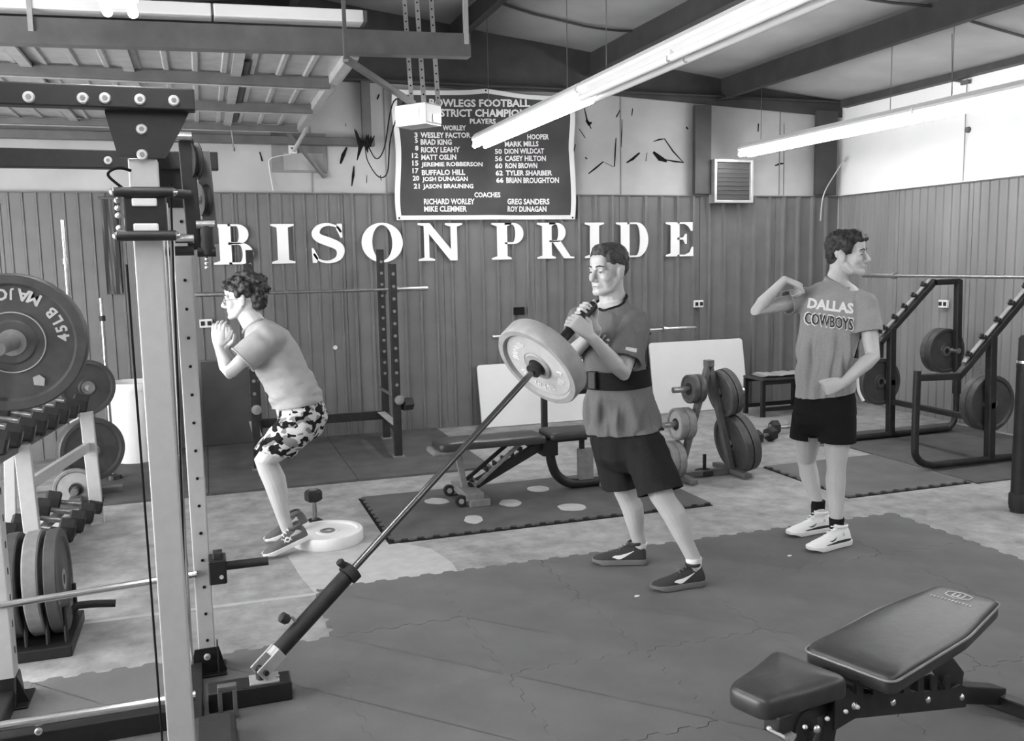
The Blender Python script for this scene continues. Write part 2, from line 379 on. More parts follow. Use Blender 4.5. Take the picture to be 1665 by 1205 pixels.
strip(['lit twin-tube fluorescent strip hanging in front of the dark banner', 'unlit white twin-tube fluorescent strip hung next after the lit one before the banner',
       'twin-tube fluorescent strip overhead at the front of the banner row', 'last twin-tube fluorescent strip of the banner row by the front wall'],
      2.42, [(7.93, 5.53), (5.52, 3.1), (3.09, .7), (.69, -1.7)], ZL, [1, 0, 0, 1], 'fluorescent strips of the banner row')
strip(['lit fluorescent strip beside the white wall band, the one ending at the back wall', 'lit fluorescent strip beside the white wall band, second from the back wall',
       'fluorescent strip beside the right wall, third from the back wall', 'fluorescent strip beside the right wall, fourth from the back wall'],
      5.3, [(8.12, 5.72), (5.71, 3.3), (3.29, .9), (.89, -1.5)], ZL, [1, 1, 1, 1], 'fluorescent strips beside the right wall')
strip(['lit fluorescent strip over the steel hanger beam above the rack', 'lit fluorescent strip above the dumbbell rack aisle'],
      -.27, [(4.3, 1.9), (1.89, -.5)], 2.70, [1, 1], 'fluorescent strips over the left aisle')

# ------------------------------------------------------------------ overhead: raised door, hanger beam, opener
DZ = 2.8
t = thing('overhead_door', 'raised ribbed steel overhead door lying flat under the ceiling beside the banner', 'door', (-.8, 6.7, DZ))
dx0, dx1, dy0, dy1 = -2.9, .86, 5.32, 8.08
secs = [(dy0, 6.0), (6.0, 7.0), (7.0, dy1)]
for (y0, y1) in secs:
    prof = [(dx0, 0)]; k = dx0+.12
    while k < dx1-.05:
        prof += [(k-.02, 0), (k-.012, -.012), (k+.012, -.012), (k+.02, 0)]; k += .165
    prof.append((dx1, 0)); vs = []; fs = []
    for (x, d) in prof:
        for yy in (y0+.004, y1-.004): vs.append((x, yy, DZ+d))
    n = len(prof)
    for i in range(n-1): fs.append((2*i, 2*i+2, 2*i+3, 2*i+1))
    m = len(vs); vs += [(dx0, y0+.004, DZ+.03), (dx1, y0+.004, DZ+.03), (dx1, y1-.004, DZ+.03), (dx0, y1-.004, DZ+.03)]; fs.append((m, m+1, m+2, m+3))
    MB().add(vs, fs).build('door_section', 'galv', t)
for yy, zz in ((6.0, .075), (7.0, .075), (dy1-.03, .06)):
    s = MB().bx(dx0, dx1-.02, yy-.025, yy+.025, DZ-zz, DZ-.012).build('stiffener', 'mid_steel', t, bevel=.004)
    MB().bx(dx0, dx1-.02, yy+.022, yy+.05, DZ-zz-.004, DZ-zz+.01).build('flange', 'galv', s)
for xx in (-2.2, -1.5, -.9, -.35, .26): MB().bx(xx-.03, xx+.03, dy0+.02, dy1-.02, DZ-.03, DZ-.010).build('stile', 'galv', t)
MB().bx(dx1-.03, dx1+.03, dy0, dy1, DZ-.05, DZ+.03).build('edge_rail', 'galv', t, bevel=.006)
MB().tube(bez([(dx1+.04, dy0, DZ-.02), (dx1+.04, 7.5, DZ-.02), (dx1+.02, 8.0, DZ-.08), (dx1-.05, 8.2, DZ-.2)]), .018, 8).build('track', 'galv', t, smooth=True)
for xx, y0, y1 in ((.26, 5.6, 7.9),): MB().bx(xx+.03, xx+.07, y0, y1, DZ-.02, DZ-.011).build('rib_plate', 'dark_steel', t)
t = thing('hanger_beam', 'long grey steel angle beam hung across under the ceiling before the raised door', 'beam', (-.6, 5.25, 2.75))
b0, b1 = onY(-600, 40, 5.22), onY(765, 78, 5.22)
MB().beam((-3.0, 5.22, 2.745), (b1.x, 5.22, 2.86), .012, .13).build('web', 'mid_steel', t)
MB().beam((-3.0, 5.255, 2.685), (b1.x, 5.255, 2.80), .08, .010).build('flange', 'mid_steel', t)
hx = onY(757, 40, 5.22).x
for xx in (hx, -.75, -2.6):
    MB().bx(xx-.012, xx+.012, 5.20, 5.235, 2.80+.045*(xx+.6)/1.5, roof(xx)-.03).build('hanger_strap', 'galv', t)
for k, (xa, xb) in enumerate([(-1.9, .12), (.13, .93)]):
    lab = ['long white unlit light housing lying on the steel hanger beam', 'short white light housing at the open end of the hanger beam'][k]
    t2 = thing('light_housing', lab, 'light fixture', ((xa+xb)/2, 5.3, 2.9), None)
    za, zb = [2.815+(2.93-2.815)*(x+3)/(b1.x+3) + .032 for x in (xa, xb)]
    MB().beam((xa, 5.27, za+.035), (xb, 5.27, zb+.035), .13, .065).build('channel', 'fixture', t2, bevel=.006)
    MB().beam((xb+.002, 5.27, zb+.035), (xb+.02, 5.27, zb+.035), .125, .06).build('end_cap', 'mid_steel', t2)
# door opener
oc = onY(680, 188, 5.9)
t = thing('door_opener', 'white door opener motor box hanging on perforated straps beside the banner', 'door opener', (oc.x, oc.y, oc.z))
Ro = Matrix.Rotation(math.radians(38), 3, 'Z')
def oo(x, y, z): return V((oc.x, oc.y, oc.z)) + Ro @ V((x, y, z))
MB().box(oc, (.17, .26, .13), Ro).build('motor_box', 'fixture', t, bevel=.012)
MB().box(oo(0, 0, -.068), (.16, .25, .006), Ro).build('bottom_pan', 'galv', t)
MB().box(oo(-.087, .0, -.0), (.006, .16, .07), Ro).build('light_lens', 'white_plastic', t)
MB().box(oo(.02, -.133, -.03), (.07, .006, .05), Ro).build('end_plate', 'galv', t)
for sx, sy in ((-.075, -.11), (.075, -.11), (.075, .11)):
    p = oo(sx, sy, .06); q = V((p.x-.04, p.y+.05, roof(p.x)-.05)); s = MB().beam(p, q, .03, .004, (0, 1, 0)).build('perforated_strap', 'galv', t)
    n = int((q-p).length/.05)
    for i in range(1, n): c = p.lerp(q, i/n); MB().lathe([(.006, -.0035), (.006, .0035)], c, (0, 1, 0), 6).build('slot', 'black', s)
ra, rb = onY(562, 96, 5.12), oo(-.02, .02, .075)
MB().beam(ra, rb, .035, .03).build('rail', 'mid_steel', t)
MB().beam((ra.x, ra.y, ra.z), (ra.x, ra.y, roof(ra.x)-.02), .02).build('rail_hanger', 'mid_steel', t)
for k, pts in enumerate([[(640,165),(625,240),(612,258),(600,240),(596,225)], [(655,168),(635,225),(630,280),(615,287),(598,262),(594,240)]]):
    P = [V(oo(-.06, 0, .06))]+[onY(x, y, 6.0+i*.55) for i, (x, y) in enumerate(pts)]
    P[-1] = onY(*pts[-1], YB-.12)
    MB().tube(bez(P, 6), .005, 6).build('power_cord', 'black', t, smooth=True)
# rag, diagonal stick, plywood patch and outlet near the pipe
rg = onY(592, 232, YB-.16); mb = MB()
for i in range(9):
    a = random.uniform(0, 6.28); l = random.uniform(.06, .2); mb.tube([rg, rg+V((math.cos(a)*.05, -.01, -.02)), rg+V((math.cos(a)*l*.6, -.02, math.sin(a)*l))], [.03, .022, .004], 6)
tag(mb.build('black_rag', 'black', smooth=True), 'black rag knotted round the end of the wall pipe', 'rag')
a, b = onY(453, 197, YB-.19), onY(528, 289, YB-.03)
tag(MB().beam(a, b, .04, .025).build('leaning_stick', 'mid_steel', bevel=.003), 'grey diagonal stick leaning across the plywood patch', 'stick')
c0, c1 = onY(440, 215, YB-.02), onY(532, 281, YB-.02)
t = thing('plywood_patch', 'weathered plywood patch screwed on the upper back wall below the pipe', 'panel', (c0.x, YB, c1.z))
MB().bx(c0.x, c1.x, YB-.018, YB-.002, c1.z, c0.z).build('sheet', 'wood_grey', t, bevel=.003)
MB().bx(c0.x+.1, c1.x-.03, YB-.024, YB-.018, c1.z+.02, c1.z+.17).build('overlay', 'wood', t)
c = onY(476, 243, YB-.03)
t = thing('outlet_box', 'small white outlet box on the plywood patch', 'outlet', (c.x, c.y, c.z))
MB().box((c.x, YB-.035, c.z), (.075, .03, .075)).build('box', 'white_plastic', t, bevel=.006); MB().box((c.x, YB-.052, c.z+.008), (.028, .006, .012)).build('switch', 'black', t); MB().box((c.x, YB-.052, c.z-.012), (.01, .006, .018)).build('socket', 'black', t)
tag(MB().tube(bez([(c.x-.02, YB-.03, c.z-.04), onY(440, 258, YB-.03), onY(438, 275, YB-.02), onY(444, 310, YB-.04)]), .004, 6).build('wall_wire', 'white_plastic', smooth=True), 'pale wire trailing down from the plywood patch', 'wire')
tag(MB().tube(bez([onY(352, 170, 7.9), onY(373, 200, 8.0), onY(380, 245, 8.3)]), .006, 6).build('pull_rope', 'galv'), 'short pale rope hanging below the raised door', 'rope')

# ------------------------------------------------------------------ lettering on the wall (flat white cut-outs on the ribs)
def stroke_poly(pts, ws):
    L = []; R = []
    for i, p in enumerate(pts):
        a, b = pts[max(i-1, 0)], pts[min(i+1, len(pts)-1)]; d = V((b[0]-a[0], b[1]-a[1])).normalized(); n = V((-d.y, d.x)); w = ws[i]/2
        L.append((p[0]+n.x*w, p[1]+n.y*w)); R.append((p[0]-n.x*w, p[1]-n.y*w))
    return L+R[::-1]
def arcp(cx, cy, rx, ry, a0, a1, n=14): return [(cx+rx*math.cos(math.radians(a0+(a1-a0)*i/n)), cy+ry*math.sin(math.radians(a0+(a1-a0)*i/n))) for i in range(n+1)]
def stem(x, w=.24, sl=.13, sr=.13, top=True, bot=True):
    l, r = x-w/2, x+w/2; P = []
    P += [(l-sl, 0), (r+sr, 0), (r+sr, .045), (r, .09)] if bot else [(l, 0), (r, 0)]
    P += [(r, .91), (r+sr, .955), (r+sr, 1), (l-sl, 1), (l-sl, .955), (l, .91)] if top else [(r, 1), (l, 1)]
    P += [(l, .09), (l-sl, .045)] if bot else []
    return [P]
def bowl(x, y0, y1, w, thick, thin):                   # a D-shaped bowl opening left at x
    cy, ry = (y0+y1)/2, (y1-y0)/2
    out = [(x, y1)]+arcp(x+w*.45, cy, w*.55, ry, 90, -90)+[(x, y0)]
    inn = [(x, y0+thin)]+arcp(x+w*.42, cy, w*.58-thick, ry-thin, -90, 90)+[(x, y1-thin)]
    return [out+inn]
def glyph(ch):
    if ch == 'I': return stem(.25), .5
    if ch == 'B': return stem(.24, sr=.0)+bowl(.3, .5, 1, .42, .2, .05)+bowl(.3, 0, .54, .5, .22, .05), .82
    if ch == 'P': return stem(.24, sr=.1)+bowl(.3, .42, 1, .45, .2, .05), .76
    if ch == 'R': return stem(.24, sr=.1)+bowl(.3, .46, 1, .42, .19, .05)+[[(.36, .5), (.58, .5), (.84, .06), (.94, .045), (.94, 0), (.68, 0)]], .95
    if ch == 'D': return stem(.24, sr=.0)+bowl(.3, 0, 1, .58, .23, .05), .9
    if ch == 'O': return [arcp(.45, .5, .45, .52, 90, 450, 40)+arcp(.45, .5, .22, .46, 450, 90, 40)], .9
    if ch == 'N': return [[(0, 1), (.26, 1), (.72, .3), (.72, .91), (.6, .955), (.6, 1), (.98, 1), (.98, .955), (.86, .91), (.86, 0), (.7, 0), (.24, .72), (.24, .09), (.36, .045), (.36, 0), (0, 0), (0, .045), (.13, .09), (.13, .93), (0, .955)]], .98
    if ch == 'E': return stem(.24, sr=0)+[[(.3, 1), (.72, 1), (.72, .74), (.68, .74), (.6, .88), (.5, .95), (.3, .95)], [(.3, .05), (.52, .05), (.64, .12), (.7, .28), (.74, .28), (.74, 0), (.3, 0)], [(.3, .55), (.46, .55), (.52, .66), (.56, .66), (.56, .36), (.52, .36), (.46, .49), (.3, .49)]], .74
    if ch == 'S':
        c = [(.66, .78), (.58, .92), (.38, .98), (.2, .92), (.12, .77), (.18, .64), (.38, .54), (.58, .43), (.64, .28), (.57, .1), (.36, .02), (.16, .08), (.06, .24)]
        p = bez([V((a, b, 0)) for a, b in c], 5); n = len(p); ws = []
        for i in range(n):
            u = i/(n-1); ws.append(.05+.17*math.exp(-((u-.5)/.2)**2)+.04*math.exp(-((u-.3)/.12)**2)+.04*math.exp(-((u-.7)/.12)**2))
        return [stroke_poly([(q.x, q.y) for q in p], ws), [(.58, 1.0), (.69, 1.0), (.69, .64), (.65, .64), (.56, .86)], [(.02, .38), (.06, .38), (.16, .14), (.12, .0), (.03, .0)]], .74
t = thing('wall_lettering', 'large white serif capitals spelling BISON PRIDE across the ribbed back wall', 'lettering', (2.5, YB-.05, 1.62))
spec = [('B', 347, 413), ('I', 441, 479), ('S', 505, 561), ('O', 588, 655), ('N', 680, 752), ('P', 800, 852), ('R', 874, 934), ('I', 951, 982), ('D', 1002, 1055), ('E', 1083, 1127)]
for ch, xa, xb in spec:
    pa, pb = onY(xa, 400, YB-.05).x, onY(xb, 400, YB-.05).x
    polys, w = glyph(ch); mb = MB(); sx = (pb-pa)/w; sz = .352
    for pl in polys: mb.prism([(pa+a*sx, 1.622+b*sz) for a, b in pl], (0, YB-.05, 0), (1, 0, 0), (0, 0, 1), .005)
    o = mb.build('letter', 'white_paint', t)

# ------------------------------------------------------------------ banner
def wave(x, z): return .014*math.sin(x*5.1+z*2.2)+.01*math.sin(x*11-z*6)+.006*math.sin(z*14+x*2)
BX0, BX1, BZ0, BZ1 = onY(643, 300, YB-.06).x, onY(933, 300, YB-.06).x, 2.005, 3.185
def topz(u): return BZ1+.045*(1-abs(u-.5)*2)-.02*math.sin(abs(u-.5)*2*math.pi)
def by(x, z): return YB-.075+wave(x, z)
t = thing('championship_banner', 'dark cloth football championship banner with white border hung on the back wall', 'banner', ((BX0+BX1)/2, YB-.08, BZ0))
def bgrid(u0, u1, v0, v1, dy, nx, nz):
    vs = []; fs = []
    for s in (0, 1):
        for i in range(nx+1):
            for j in range(nz+1):
                u = u0+(u1-u0)*i/nx; v = v0+(v1-v0)*j/nz; x = BX0+(BX1-BX0)*u; z = BZ0+(topz(u)-BZ0)*v
                x += .012*math.sin(v*9)*(u-.5)*2
                vs.append((x, by(x, z)-dy-(0 if s else -.003), z))
    N = (nx+1)*(nz+1)
    for s in (0, 1):
        for i in range(nx):
            for j in range(nz): a = s*N+i*(nz+1)+j; q = (a, a+nz+1, a+nz+2, a+1); fs.append(q if s else q[::-1])
    def edge(l):
        for a, b in zip(l, l[1:]): fs.append((a, b, b+N, a+N))
    edge([i*(nz+1) for i in range(nx+1)]); edge([i*(nz+1)+nz for i in range(nx+1)]); edge(list(range(nz+1))); edge([nx*(nz+1)+j for j in range(nz+1)])
    return MB().add(vs, fs)
bgrid(0, 1, 0, 1, 0, 60, 40).build('cloth', 'banner', t, smooth=True)
for q in ((0, .028, 0, 1, 4, 40), (.972, 1, 0, 1, 4, 40), (.028, .972, 0, .035, 60, 3), (.028, .972, .965, 1, 60, 3)):
    bgrid(q[0], q[1], q[2], q[3], .003, q[4], q[5]).build('border', 'print_white', t, smooth=True)
for u, v in ((.014, .015), (.986, .015), (.5, .985), (.014, .985)):
    x = BX0+(BX1-BX0)*u; z = BZ0+(topz(u)-BZ0)*v; MB().lathe([(.009, 0), (.009, .004)], (x, by(x, z)-.004, z), (0, -1, 0), 10).build('grommet', 'black', t)
def bx_(x): return onY(620+x/4.897, 250, YB-.08).x
def bz_(x, y): return onY(620+x/4.897, 140+y/4.897, YB-.08).z
rows = [('BOWLEGS FOOTBALL',388,1190,105,167,.02),('DISTRICT CHAMPIONS',400,1205,183,245,.02),('PLAYERS',712,920,258,300,.01),('WORLEY',492,680,312,354,.01),('3',264,290,372,412,.01),('WESLEY FACTOR',312,712,370,415,.01),
 ('5',268,290,415,455,.01),('BRAD KING',312,560,425,470,.01),('8',268,295,475,515,.01),('RICKY LEAHY',315,622,485,530,.01),('12',243,293,533,573,.01),('MATT OSLIN',318,592,545,588,.01),('15',245,295,592,634,.01),('JEREMIE ROBBERSON',318,806,605,650,.01),
 ('17',245,295,652,694,.01),('BUFFALO HILL',320,660,665,710,.01),('20',245,298,712,753,.01),('JOSH DUNAGAN',322,680,722,768,.01),('21',252,300,775,816,.01),('JASON BRAUNING',325,725,780,826,.01),
 ('HOOPER',1165,1335,383,426,.01),('MARK MILLS',990,1252,438,482,.01),('50',908,965,498,540,.01),('DION WILDCAT',985,1295,496,540,.01),('56',908,965,556,598,.01),('CASEY HILTON',985,1310,554,598,.01),('60',908,965,613,655,.01),('RON BROWN',988,1242,612,655,.01),
 ('62',910,968,670,712,.01),('TYLER SHARBER',990,1360,670,712,.01),('66',912,970,728,770,.01),('BRIAN BROUGHTON',992,1410,726,772,.01),('COACHES',730,938,845,888,.01),('RICHARD WORLEY',330,732,896,943,.01),('MIKE CLEMMER',330,670,955,1001,.01),('GREG SANDERS',993,1333,896,943,.01),('ROY DUNAGAN',995,1308,956,1002,.01)]
for s, a, b, y0, y1, bold in rows:
    vs, fs, _ = text_mesh(s, .035); mb = MB(); q = []
    for u, v in vs:
        px = a+(b-a)*u; X = bx_(px); Z = bz_(px, y1+(y0-y1)*v); q.append((X, by(X, Z)-.007, Z))
    mb.add(q, fs); me = bpy.data.meshes.new('lettering'); me.from_pydata([tuple(v) for v in mb.v], [], mb.f); link('lettering', me, 'print_white', t)

# ------------------------------------------------------------------ small things on the walls
c0, c1 = onY(1154, 260, YB-.06), onY(1216, 331, YB-.06)
t = thing('framed_vent', 'square white-framed dark vent panel mounted at the top of the back wall siding', 'vent', ((c0.x+c1.x)/2, YB-.06, c1.z))
for q in ((c0.x, c0.x+.03, c1.z, c0.z), (c1.x-.03, c1.x, c1.z, c0.z), (c0.x+.03, c1.x-.03, c1.z, c1.z+.03), (c0.x+.03, c1.x-.03, c0.z-.03, c0.z)): MB().bx(q[0], q[1], YB-.16, YB-.045, q[2], q[3]).build('frame_bar', 'galv', t, bevel=.004)
MB().bx(c0.x+.03, c1.x-.03, YB-.13, YB-.11, c1.z+.03, c0.z-.03).build('panel', 'glass_dark', t)
n = 9
for i in range(n): z = c1.z+.05+(c0.z-c1.z-.1)*i/(n-1); MB().box(((c0.x+c1.x)/2, YB-.135, z), (c1.x-c0.x-.06, .008, .004)).build('louver', 'mid_steel', t)
def outlet(c, label, w=.11, h=.075, right=False, dark=False):
    t = thing('wall_outlet', label, 'outlet', tuple(c)); R = Matrix.Rotation(math.radians(90), 3, 'Z') if right else Matrix.Identity(3)
    MB().box(c, (w, .03, h), R).build('plate', 'black' if dark else 'white_plastic', t, bevel=.005)
    off = V((-.018, 0, 0)) if right else V((0, -.018, 0))
    if not dark:
        for s in (-.25, .25): MB().box(V(c)+off+R @ V((s*w, 0, 0)), (w*.3, .006, h*.5), R).build('socket', 'black_worn', t)
outlet((onY(1135, 493, YB-.05).x, YB-.055, 1.12), 'small dark-framed outlet on the back wall below the letter E')
outlet((onY(335, 525, YB-.04).x, YB-.045, 1.11), 'small white double outlet on the back wall beside the boy')
outlet((onY(843, 507, YB-.04).x, YB-.055, 1.115), 'open black junction box on the back wall above the bumper plate', dark=True)
c = onX(1536, 494, XR-.03); outlet((XR-.04, c.y, c.z), 'small white double outlet on the right wall behind the incline rack', right=True)
c = onY(545, 565, YB-.03); tag(MB().lathe([(.02, 0), (.02, .012)], (c.x, YB-.03, c.z), (0, -1, 0), 12).build('round_plug', 'white_plastic'), 'tiny round white plug on the siding behind the boy', 'plug')
c0, c1 = onY(163, 322, YB-.05), onY(199, 478, YB-.05)
t = thing('hanging_strip', 'dark fabric strip hanging on the siding above the white bin', 'fabric', (c0.x, YB-.05, c1.z))
vs = []; fs = []
mb = MB(); mb.loft([[V((c0.x+(c1.x-c0.x)*u, YB-.05-.012*math.sin(u*9+w*3)-s*.006, c0.z+(c1.z-c0.z)*w)) for u, s in [(i/8, 1) for i in range(9)]+[(i/8, 0) for i in range(8, -1, -1)]] for w in [k/8 for k in range(9)]])
mb.build('fabric', 'glass_dark', t); MB().tube([(c0.x-.02, YB-.06, c0.z), (c1.x+.02, YB-.06, c0.z)], .012, 8).build('rod', 'mid_steel', t)
# electrical conduit and bracket on the white wall band
a, b = onX(1523, 125, XR-.03), onX(1570, 134, XR-.03)
t = thing('wall_conduit', 'thin grey conduit with a round cap running down the white wall band', 'conduit', (XR-.02, a.y, 2.3))
p = onX(1572, 140, XR-.02); MB().tube([(XR-.02, p.y, 3.18), (XR-.02, p.y, 2.26)], .004, 6).build('cable', 'mid_steel', t)
c = onX(1571, 211, XR-.03); MB().lathe([(.03, 0), (.025, .025)], (XR-.002, c.y, c.z), (-1, 0, 0), 14).build('cap', 'mid_steel', t, smooth=True)
MB().tube([a+V((-.35, .25, .02)), a, b], .012, 8).build('bracket_arm', 'mid_steel', t); MB().box(b, (.03, .09, .035)).build('bracket_end', 'mid_steel', t)
c = onX(1549, 150, 5.35); 
tag(MB().tube([onX(1548, 55, 5.3), onX(1548, 153, 5.3)], .003, 6).build('pull_chain', 'mid_steel'), 'thin pull chain hanging down beside the lit strip at the right wall', 'chain')
tag(MB().tube(bez([(XR-.02, YB-.12, 2.62), (XR-.06, YB-.2, 2.66), (XR-.14, YB-.14, 2.5), (XR-.28, YB-.12, 2.26), (XR-.3, YB-.1, 1.98)]), .008, 6).build('corner_hose', 'vinyl', smooth=True), 'pale loose hose hanging beside the dark corner column', 'hose')

# ------------------------------------------------------------------ foam tiles and rubber mats
def tile_poly(s, per, amp, teeth=(1, 1, 1, 1)):
    """square tile; each toothed edge carries the same square wave, so neighbours interlock"""
    n = int(round(s/per)); pts = []
    def edge(on):
        out = []
        for i in range(n):
            a = i*per; k = amp if i % 2 else -amp
            out += [(a+per*.12, k if on else 0), (a+per*.88, k if on else 0)]
        return out
    pts.append((0, 0)); pts += [(t, d) for t, d in edge(teeth[0])]
    pts.append((s, 0)); pts += [(s+d, t) for t, d in edge(teeth[1])]
    pts.append((s, s)); pts += [(t, s+d) for t, d in edge(teeth[2])][::-1]
    pts.append((0, s)); pts += [(d, t) for t, d in edge(teeth[3])][::-1]
    c = s/2; return [((x-c)*.9975+c, (y-c)*.9975+c) for x, y in pts]
TS = .606
t = thing('foam_mat_floor', 'large grey interlocking foam tile floor under the two standing men', 'mat', (2.2, 3.3, 0))
tm = MB().prism(tile_poly(TS, TS/10, .011), (0, 0, 0), (1, 0, 0), (0, 0, 1), 1)
def tile_mesh(th):
    pl = tile_poly(TS, TS/10, .011); return MB().prism([(a, b) for a, b in pl], (0, 0, 0), (1, 0, 0), (0, 1, 0), th).mesh('tile')
me1 = tile_mesh(.012); me1.materials.append(M['mat'])
for r in range(7):
    y0 = 3.76-r*TS
    for k in range(-4, 6):
        if r == 0 and k < 0: continue
        if r > 0 and k == 5 and False: continue
        o = bpy.data.objects.new('tile', me1); COL.objects.link(o)
        o.location = (.44+k*TS*.965+random.uniform(-.001, .001), y0+random.uniform(-.001, .001), 0.0002+random.uniform(0, .0008)); o.rotation_euler.z = random.uniform(-.002, .002)
        o.scale = (.965, 1, 1)
        adopt(o, t)
# mat under the middle bench, with worn pale spots
t = thing('toothed_mat', 'dark toothed-edge rubber mat with pale worn spots under the adjustable bench', 'mat', (1.9, 5.5, 0))
s = 2.0; pl = []
n = 20; x0, x1, y0, y1 = .95, 3.05, 5.0, 6.05
def saw(a, b, n, amp):
    out = []
    for i in range(n):
        t0, t1 = a+(b-a)*(i+.12)/n, a+(b-a)*(i+.88)/n; k = amp if i % 2 else -amp; out += [(t0, k), (t1, k)]
    return out
pl += [(u, y0+d) for u, d in saw(x0, x1, 44, .012)]+[(x1, y0)]+[(x1, y1)]+[(x0, y1)]+[(x0+d, u) for u, d in saw(y1, y0, 22, .012)]
MB().prism(pl, (0, 0, 0.0002), (1, 0, 0), (0, 1, 0), .012).build('slab', 'mat_dark', t)
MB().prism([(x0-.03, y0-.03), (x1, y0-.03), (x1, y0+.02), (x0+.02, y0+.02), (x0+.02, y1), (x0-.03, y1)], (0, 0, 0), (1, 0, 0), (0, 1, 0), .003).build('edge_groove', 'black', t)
for px, py, rx, ry in [(710,815,20,5),(830,818,18,6),(875,795,18,5),(930,825,23,6),(770,845,15,7)]:
    c = fl(px, py, .012); poly = []
    for i in range(28):
        a = 2*math.pi*i/28; k = 1+.14*noise.noise(V((math.cos(a)*2+px, math.sin(a)*2, 3))); q = fl(px+rx*k*math.cos(a), py+ry*k*math.sin(a), .012); poly.append((q.x, q.y))
    MB().prism(poly, (0, 0, .0115), (1, 0, 0), (0, 1, 0), .0015).build('worn_spot', 'light_concrete', t)
def slab(name, label, x0, x1, y0, y1, th, m, splits=1, toothed=False, grp=None):
    t = thing(name, label, 'mat', ((x0+x1)/2, (y0+y1)/2, 0), grp)
    for i in range(splits):
        a, b = x0+(x1-x0)*i/splits+.002, x0+(x1-x0)*(i+1)/splits-.002
        if toothed: MB().prism([(u, y0+d) for u, d in saw(a, b, int((b-a)/.05), .012)]+[(b, y1)]+([(a+d, u) for u, d in saw(y1, y0, int((y1-y0)/.05), .012)] if i == 0 else [(a, y1)]), (0, 0, .0002), (1, 0, 0), (0, 1, 0), th).build('slab', m, t)
        else: MB().bx(a, b, y0, y1, .0003, th).build('slab', m, t, bevel=.003)
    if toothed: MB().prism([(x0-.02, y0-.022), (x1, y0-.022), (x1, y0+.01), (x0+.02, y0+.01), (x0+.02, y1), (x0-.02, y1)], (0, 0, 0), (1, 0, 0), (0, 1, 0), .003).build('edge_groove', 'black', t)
slab('rubber_mat', 'dark smooth rubber mats under the power rack by the back wall', -1.1, 2.05, 6.55, 8.34, .02, 'mat_dark', 3)
slab('rubber_mat', 'toothed-edge grey rubber mat under the incline rack behind the black-socked man', 3.98, 5.0, 4.8, 5.75, .014, 'mat', 1, True)
slab('rubber_mat', 'ribbed dark rubber mat under the incline rack by the right wall', 5.02, 6.6, 4.75, 6.6, .01, 'mat_dark', 1)
c = fl(1090, 975, .013); 
for k, (px, py) in enumerate([(1034, 971), (1283, 905)]):
    c = fl(px, py, .0135); tag(MB().prism([(.0, .0), (.02, .004), (.026, .015), (.008, .02), (-.004, .01)], (c.x, c.y, .0132), (1, 0, 0), (0, 1, 0), .002).build('paper_scrap', 'print_white'), ['tiny white paper scrap on the foam tiles', 'tiny pale scrap on the foam tiles beside the white shoes'][k], 'scrap')

# ------------------------------------------------------------------ weights
def arc_text(txt, r, a_mid, step, size, o, ux, uy, nrm, m, parent, inward=False):
    """letters set round a circle; a_mid/step in degrees, counter-clockwise from ux"""
    chars = [c for c in txt]; n = len(chars)
    for i, ch in enumerate(chars):
        if ch == ' ': continue
        vs, fs, asp = text_mesh(ch, .03)
        a = math.radians(a_mid-(i-(n-1)/2)*step*(-1 if inward else 1))
        c = V(o)+ux*(r*math.cos(a))+uy*(r*math.sin(a)); up = (ux*math.cos(a)+uy*math.sin(a))*(-1 if inward else 1); rt = up.cross(nrm)
        h = size; w = size*min(asp, 1.1)
        q = [tuple(c+rt*((u-.5)*w)+up*((v-.5)*h)+nrm*.001) for u, v in vs]
        me = bpy.data.meshes.new('lettering'); me.from_pydata(q, [], fs); link('lettering', me, m, parent)
def plate(label, c, axis, r, th, m='iron_plate', m2=None, group=None, hub='steel_bar', parent=None, name='weight_plate', cat='weight plate', facem=None, hole=.026):
    c = V(c); ax = V(axis).normalized()
    t = thing(name, label, cat, tuple(c), group)
    h = th/2
    prof = [(hole, -h*.8), (.30*r, -h*.8), (.33*r, -h*.62), (.82*r, -h*.62), (.86*r, -h), (.975*r, -h), (r, -h*.8), (r, h*.8), (.975*r, h), (.86*r, h), (.82*r, h*.62), (.33*r, h*.62), (.30*r, h*.8), (hole, h*.8)]
    MB().ring(prof, c, ax, 48).build('disc', m, t, smooth=True)
    for s in (-1, 1): MB().ring([(hole*.96, s*h*.78), (hole*1.7, s*h*.78), (hole*1.7, s*h*.9), (hole*.96, s*h*.9)], c, ax, 24).build('hub_ring', hub, t)
    if facem:
        for s in (-1, 1): MB().ring([(.36*r, s*h*.60), (.8*r, s*h*.60), (.8*r, s*h*.66), (.36*r, s*h*.66)], c, ax, 48).build('face_ring', facem, t)
    return t
def dumbbell(label, c, axis, L, hr, group=None, up=V((0, 0, 1)), m='rubber'):
    c = V(c); x, y, d = frame(V(axis), V(up)); t = thing('hex_dumbbell', label, 'dumbbell', tuple(c-V((0, 0, hr))), group)
    hl = L*.27
    for s in (-1, 1):
        secs = []
        for k, (rr, w) in enumerate([(.82, L/2), (1, L/2-.012), (1, L/2-hl+.01), (.8, L/2-hl)]):
            secs.append([c+d*(s*w)+(x*math.cos(math.radians(30+60*j))+y*math.sin(math.radians(30+60*j)))*hr*1.12*rr for j in range(6)])
        MB().loft(secs).build('head', m, t)
        MB().lathe([(hr*.55, 0), (hr*.55, .003)], c+d*(s*(L/2-.001)), d*s, 16).build('end_disc', 'grey_iron', t)
    MB().lathe([(.014, -L/2+hl-.01), (.017, -.02), (.018, 0), (.017, .02), (.014, L/2-hl+.01)], c, d, 12).build('handle', 'steel_bar', t, smooth=True)
    return t
